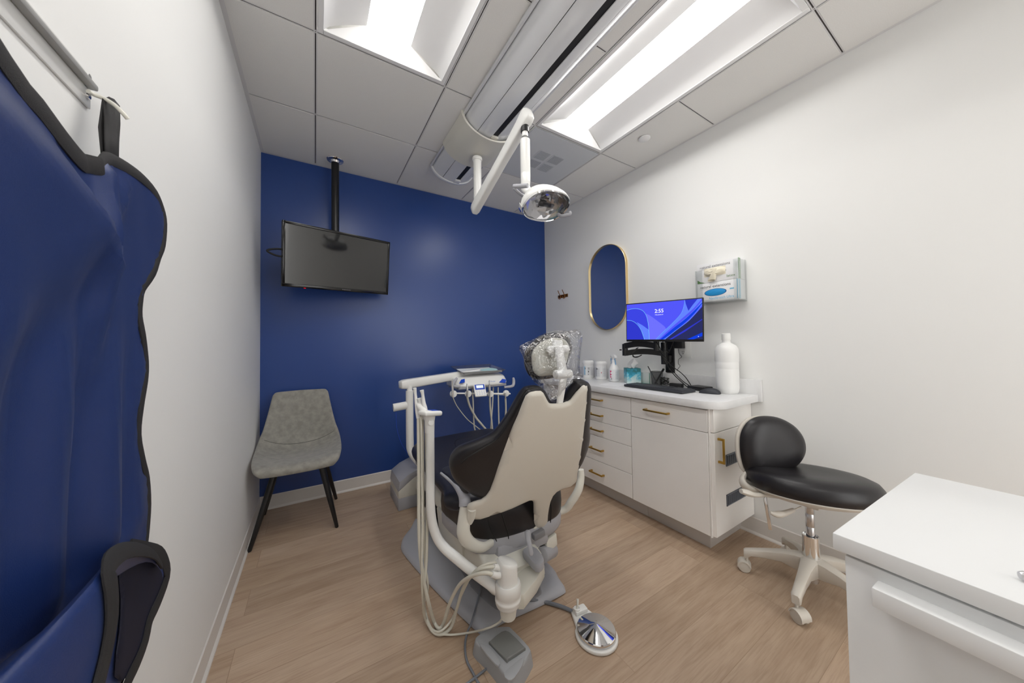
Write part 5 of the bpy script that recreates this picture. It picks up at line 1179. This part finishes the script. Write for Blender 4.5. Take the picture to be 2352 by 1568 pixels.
part('swivel_cap', M().prism([V(p) for p in swv], (0, 0, -.034), bev=.006, smooth=3), PLASTG, t)
part('drain_hose', M().tube([V((0.596,1.060,0.161)), V((0.588,1.080,0.122)), V((0.558,1.120,0.084)), V((0.520,1.218,0.012)), V((0.451,1.253,0.012)), V((0.410,1.292,0.015)), V((0.391,1.356,0.030)), V((0.352,1.270,0.224)), V((0.355,1.270,0.473)), V((0.354,1.270,0.810)), V((0.354,1.280,0.885))], .0038, n=8), HOSE, t)
def suction(lab, body, r, hose, hr_):
    t_ = thing('suction_handpiece', lab, 'suction handpiece', body[-1], 'suction handpieces')
    part('body', M().tube([V(p) for p in body], r, n=14), PLASTIC2, t_)
    part('hose', M().tube([V(p) for p in hose], hr_, n=12), HOSE, t_)
suction('white suction handpiece with long tip, leftmost in the suction holder', [(0.337,1.300,0.994), (0.340,1.300,0.969), (0.342,1.295,0.935), (0.345,1.290,0.906), (0.347,1.285,0.876)], [.0075, .0055, .007, .009, .008],
    [(0.347,1.285,0.879), (0.346,1.280,0.673), (0.345,1.280,0.471), (0.349,1.280,0.353), (0.362,1.280,0.247), (0.381,1.280,0.147), (0.417,1.334,0.025), (0.427,1.299,0.014), (0.446,1.295,0.030), (0.455,1.240,0.147), (0.468,1.170,0.253), (0.489,1.100,0.319), (0.517,1.060,0.342), (0.547,1.050,0.332)], .0068)
suction('white suction handpiece with a curved thick tip, beside the touch pad head', [(0.357,1.270,0.987), (0.361,1.270,0.966), (0.364,1.270,0.936), (0.369,1.270,0.910), (0.373,1.275,0.871)], [.008, .006, .008, .010, .008],
    [(0.375,1.280,0.873), (0.380,1.285,0.664), (0.380,1.290,0.456), (0.375,1.290,0.304), (0.366,1.290,0.206), (0.392,1.378,0.050), (0.400,1.315,0.013), (0.425,1.272,0.012), (0.469,1.271,0.020), (0.483,1.240,0.112), (0.489,1.170,0.244), (0.511,1.090,0.338), (0.560,1.060,0.348)], .0064)
suction('short syringe with a round knob in the middle of the suction holder', [(0.351,1.285,0.954), (0.353,1.285,0.941), (0.358,1.285,0.909), (0.364,1.285,0.870)], [.009, .006, .0065, .006],
    [(0.366,1.290,0.873), (0.367,1.295,0.664), (0.369,1.300,0.455), (0.373,1.300,0.299), (0.384,1.300,0.192), (0.391,1.392,0.050), (0.396,1.337,0.013), (0.422,1.272,0.024), (0.476,1.270,0.055), (0.486,1.200,0.187), (0.498,1.120,0.310), (0.527,1.080,0.355), (0.579,1.075,0.348)], .0045)

# ================================================================ foot controls
t = thing('disc_foot_control', 'polished chrome disc foot pedal on a white oval base', 'foot pedal', (0.954,0.950,0.000))
c = V((0.947,0.939,0.000)); rb = .083
tip = V((0.964,1.050,0.000)); dd = (tip-c); L = dd.length; dd.normalize(); ss = V((-dd.y, dd.x, 0))
o = [c+dd*(math.cos(a)*rb)+ss*(math.sin(a)*rb) for a in (math.radians(q) for q in range(40, 321, 14))]+[c+dd*(L+.015)-ss*.034, c+dd*(L+.03)-ss*.014, c+dd*(L+.03)+ss*.014, c+dd*(L+.015)+ss*.034]
part('base', M().prism(o, (0, 0, .016), bev=.006, smooth=2, seg=3), PLASTIC2, t)
part('disc_skirt', M().lathe([(0, .014), (.072, .014), (.074, .02), (.074, .026), (0, .026)], c, n=48), STEEL, t)
part('disc', M().lathe([(.073, .024), (.0755, .026), (.0755, .031), (.073, .034), (.04, .042), (.006, .052), (0, .0525)], c, n=64), CHROME, t, ang=25)
e = c+dd*(L-.002)+ss*.016
part('toggle_housing', M().obox(c+dd*(L-.002)+V((0, 0, .022)), (.035, .06, .02), dd, ss, bev=.006), PLASTIC2, t)
part('toggle_socket', M().lathe([(0, .016), (.014, .016), (.014, .036), (.011, .038), (.009, .034), (0, .034)], (e.x, e.y, 0), n=24), PLASTIC2, t)
part('toggle', M().tube([(e.x, e.y, .034), (e.x+.004, e.y, .05), (e.x+.01, e.y+.006, .066)], [.0035, .004, .006], n=10), PLASTIC, t)
hs = [(0.946,1.041,0.014), (0.939,1.077,0.010), (0.913,1.124,0.010), (0.870,1.178,0.010), (0.803,1.199,0.034), (0.772,1.219,0.040), (.80,1.42,.036)]
part('pedal_hose', M().tube([V(p) for p in hs], .0078, n=12), HOSEG, t)
t = thing('foot_switch', 'grey plastic foot switch with a dark square pedal at the bottom of the photo', 'foot pedal', (0.586,1.070,0.000))
fo = [(0.525,1.144,0.050), (0.589,1.143,0.050), (0.643,1.117,0.050), (0.653,1.097,0.050), (0.667,0.999,0.050), (0.651,0.976,0.050), (0.598,0.950,0.050), (0.561,0.936,0.050), (0.542,0.939,0.050), (0.539,0.970,0.050), (0.525,1.057,0.050), (0.508,1.121,0.050)]
fp = [V(p) for p in fo]; fc = sum(fp, V())/len(fp)
def fs(k, z): return [V((fc.x+(p.x-fc.x)*k, fc.y+(p.y-fc.y)*k, z)) for p in cat(fp, True, 3)]
FSW = mat('foot_switch_grey', (165,167,170), .5)
part('housing', M().loft([fs(1.07, 0), fs(1.06, .012), fs(1.0, .046), fs(.975, .054), fs(.90, .057)]), FSW, t, ang=50)
po = [(0.551,1.084,0.070), (0.604,1.094,0.070), (0.629,1.077,0.070), (0.643,1.000,0.070), (0.638,0.992,0.070), (0.573,0.990,0.070), (0.564,0.995,0.070), (0.548,1.076,0.070)]
part('pedal', M().prism([V(p) for p in po], (0, 0, -.014), bev=.005, smooth=2, seg=3), mat('slate_grey_plastic', (122,123,121), .5), t)
part('side_rib', M().prism([V(p) for p in ((0.513,1.092,0.064), (0.528,1.090,0.064), (0.542,1.054,0.064), (0.547,1.005,0.064), (0.537,0.993,0.064), (0.528,1.002,0.064))], (0, 0, -.01), bev=.003, smooth=2), FSW, t)
part('toe_panel', M().prism([V(p) for p in ((0.539,0.964,0.060), (0.593,0.973,0.060), (0.626,0.974,0.060), (0.608,0.954,0.060), (0.563,0.933,0.060), (0.541,0.937,0.060))], (0, 0, -.006), bev=.002, smooth=2), FSW, t)
part('switch_cord', M().tube([V(p) for p in ((0.513,1.044,0.020), (0.498,1.054,0.006), (0.463,1.050,0.006), (0.429,1.047,0.006), (0.373,1.043,0.006))], .0042, n=10), HOSEG, t)
single('floor_cable', M().tube([V(p) for p in ((.66,1.50,.045), (0.657,1.390,0.045), (0.593,1.296,0.036), (0.542,1.234,0.030), (0.523,1.229,0.008), (0.493,1.185,0.005), (0.474,1.126,0.005), (0.474,1.071,0.005), (0.477,1.022,0.005), (0.495,0.966,0.005))], .0042, n=10), HOSEG, 'thin grey cable running over the base plate and along the floor past the foot switch', 'cable')

# ================================================================ apron on its wall rack
t = thing('apron_rack', 'white metal wall rail with chrome screws and a wire hook at upper left', 'wall rack', (XL, .6, 1.58))
part('mounting_plate', M().box((XL, .20, 1.582), (XL+.004, .853, 1.640), bev=.001), PLASTIC2, t)
part('rail', M().box((XL+.004, .20, 1.612), (XL+.016, .846, 1.622), bev=.003), mat('satin_grey_metal', (168,168,166), .4), t)
for z in (1.633, 1.600): part('screw', M().lathe([(0, 0), (.0055, 0), (.005, .003), (0, .0045)], (XL+.004, .842, z), (1, 0, 0), n=14), CHROME, t)
hk = [(-0.325,0.827,1.600), (-0.322,0.835,1.601), (-0.312,0.838,1.600), (-0.298,0.833,1.591), (-0.288,0.830,1.580), (-0.282,0.834,1.572)]
part('hook', M().tube([V(p) for p in hk], .0034, n=10), PLASTIC, t)
AX = -.288
NAVY = mat('navy_nylon', (26,47,100), .32, spec=.55, sheen=.03, bump=.25, bscale=1500)
WEB = mat('black_webbing', (40,39,40), .7, bump=.5, bscale=1200)
t = thing('lead_apron', 'navy blue x ray apron with black edging hanging on the left wall', 'apron', (AX, .7, .5))
edge = [(-0.288,0.726,1.438), (-0.288,0.748,1.446), (-0.288,0.782,1.473), (-0.288,0.820,1.485), (-0.288,0.870,1.493), (-0.288,0.921,1.498), (-0.288,0.972,1.494), (-0.288,1.009,1.475), (-0.288,1.020,1.447), (-0.288,1.011,1.396), (-0.288,0.991,1.363), (-0.288,0.962,1.323), (-0.288,0.920,1.285), (-0.288,0.905,1.258), (-0.288,0.903,1.227), (-0.288,0.913,1.192), (-0.288,0.930,1.158), (-0.288,0.938,1.130), (-0.288,0.932,1.100), (-0.288,0.911,1.048), (-0.288,0.909,0.998), (-0.288,0.923,0.944), (-0.288,0.947,0.902), (-0.288,0.957,0.846), (-0.288,0.950,0.797), (-0.288,0.940,0.766)]
neck = [(-0.288,0.711,1.435), (-0.288,0.673,1.444), (-0.288,0.628,1.459), (-0.288,0.577,1.475)]
zlow = .42
eV = [V(p) for p in edge]; nV = [V(p) for p in neck]
loopR = [V(p) for p in ((-0.288,0.990,0.731), (-0.288,1.027,0.686), (-0.288,1.033,0.656), (-0.288,0.990,0.635), (-0.288,0.948,0.625), (-0.288,0.928,0.599), (-0.288,0.898,0.586), (-0.288,0.865,0.581), (-0.288,0.833,0.571))]
out = nV[::-1]+eV+loopR; lastp = out[-1]
out = [V((AX, .36, out[0].z+.10))]+out+[V((AX, lastp.y-.03, zlow)), V((AX, .36, zlow))]
def sm(x): x = max(0, min(1, x)); return x*x*(3-2*x)
def fold(u, v_):
    # u = y, v_ = z ; soft folds fading out at the right edge
    zs_ = [p.z for p in eV]
    ye = eV[-1].y
    wlow = sm((v_-.80)/.06)
    for i in range(3, len(eV)-1):
        if eV[i].z >= v_ >= eV[i+1].z: ye = eV[i].y+(eV[i+1].y-eV[i].y)*(eV[i].z-v_)/max(1e-6, eV[i].z-eV[i+1].z); break
    d = ye-u; w_ = sm(d/.10)*wlow
    dn = 1e9
    for p, q in zip(nV, nV[1:]):
        e = V((q.y-p.y, q.z-p.z)); w = V((u-p.y, v_-p.z)); tt = max(0, w.dot(e)/e.length_squared); dn = min(dn, (w-e*tt).length)
    wn = sm(dn/.10)
    # crease that drops from the neckline: cloth left of it stands proud
    ex, ez = .13, -.155; L2 = ex*ex+ez*ez; qx, qz = u-.615, v_-1.475
    tt = (qx*ex+qz*ez)/L2; s_ = (qx*ez-qz*ex)/math.sqrt(L2)
    r1 = .042*sm(s_/.015+.5)*sm((1.25-tt)/.5)*math.exp(-max(0, s_)/.25)
    r2 = .024*math.exp(-((u-.762-(v_-1.4)*.05)/.024)**2)*sm((v_-1.0)/.3)*sm((1.47-v_)/.03)
    r3 = .013*math.cos((u-.70+.05*math.sin(v_*2.2))*46)*sm((1.32-v_)/.3)
    r4 = .012*sm((.72-u)/.25)
    r5 = .010*math.exp(-((u-.835-(v_-1.45)*.45)/.012)**2)*sm((v_-1.36)/.05)*sm((1.48-v_)/.04)
    pk = .004*noise.noise(V((u*60, v_*70, 2)))*math.exp(-(d/.02)**2)
    return w_*wn*(r1+r2+r3+r4)+r5*sm(d/.03)*wn+pk+.007*noise.noise(V((u*9, v_*4, 0)))*w_*wn
part('apron_panel', M().pillow(out, (1, 0, 0), .0025, .0025, .004, step=.016, smooth=3, bend=lambda u, v_: fold(u, v_), org=(AX, 0, 0)), NAVY, t, ang=70)
def ribbon(pts, wdt, off=0): return M().tube(pts, .0035, n=10, res=3, flat=((1, 0, 0), wdt/.0035))
part('edge_binding', ribbon([p+V((.001+fold(p.y, p.z), 0, 0)) for p in eV], .011), WEB, t)
nn_ = [V((AX+.004+fold(p.y, p.z), p.y, p.z)) for p in ([V((AX, .36, nV[-1].z+.10))]+nV[::-1]+eV[:2])]
part('neck_binding', M().tube(nn_, .003, n=10, res=3, flat=((1, 0, 0), 4.6)), WEB, t)
sa = [(-0.312,0.835,1.598), (-0.312,0.853,1.613), (-0.306,0.855,1.612), (-0.300,0.857,1.603)]
s_top = [V(p) for p in sa]; s_bot = [V((-0.292,0.793,1.476)), V((-0.292,0.805,1.481)), V((-0.290,0.814,1.484)), V((-0.288,0.821,1.487))]
part('hanging_loop', M().surf([s_top, [p.lerp(q, .33)+V((.001, 0, 0)) for p, q in zip(s_top, s_bot)], [p.lerp(q, .66) for p, q in zip(s_top, s_bot)], s_bot]).surf([s_top, [p.lerp(q, .5)+V((-.006, .0, 0)) for p, q in zip(s_top, s_bot)], [q+V((-.004, .0, -.004)) for q in s_bot]]), WEB, t, solid=.0018)
# curled lower corner
cur = [(-0.205,0.560,0.796), (-0.205,0.573,0.814), (-0.205,0.583,0.836), (-0.205,0.587,0.859), (-0.207,0.589,0.886), (-0.212,0.596,0.906), (-0.225,0.652,0.894), (-0.245,0.749,0.857), (-0.265,0.865,0.801), (-0.275,0.945,0.752), (-0.280,0.998,0.699), (-0.282,1.011,0.667), (-0.284,0.976,0.642), (-0.285,0.938,0.631), (-0.286,0.921,0.603), (-0.287,0.895,0.588), (-0.287,0.862,0.583), (-0.287,0.830,0.580)]
cV = [V(p) for p in cur]; cV = [V(p) for p in cat(cV, False, 3)]
cen = sum(cV, V())/len(cV)
rows = []
yl, yr_ = min(p.y for p in cV), max(p.y for p in cV)
for k in range(11):
    f = k/10; rw = []
    for p in cV:
        wl = sm((yr_-p.y)/(yr_-yl)); tx = min(p.x, AX+.004)
        rw.append(V((p.x+(tx-p.x)*(1-math.cos(f*PI/2))**1.0, p.y-(.20*wl+.01)*math.sin(f*PI/2), p.z-.05*wl*f)))
    rows.append(rw)
part('curled_corner', M().surf(rows), NAVY, t, ang=70, solid=.003)
rows2 = []
for k in range(4):
    f = k/3; rows2.append([p.lerp(q, f)+(p-cen).normalized()*.0028 for p, q in zip(cV, rows[2])])
part('corner_binding', M().tube([p+V((.0035, -.011, 0)) for p in cV[:len(cV)*10//17]], .0032, n=10, smooth=False, flat=((1, 0, 0), 4.2)), WEB, t)
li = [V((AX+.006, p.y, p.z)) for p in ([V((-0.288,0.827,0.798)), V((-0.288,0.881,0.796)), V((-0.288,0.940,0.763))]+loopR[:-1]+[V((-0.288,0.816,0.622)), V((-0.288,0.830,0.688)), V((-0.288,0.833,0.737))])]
part('corner_inner_shade', M().pillow(li, (1, 0, 0), .0015, .0015, .003, step=.02, smooth=2), mat('dark_navy_shade', (15,18,40), .6), t, ang=60)  # dark sheet standing in for the shade inside the curled corner
rb = [V((-0.280,0.856,0.811)), V((-0.280,0.914,0.777))]+[V((AX+.009, p.y-.006, p.z)) for p in loopR]
part('loop_binding', M().tube(rb, .003, n=10, res=3, flat=((1, 0, 0), 5.0)), WEB, t)
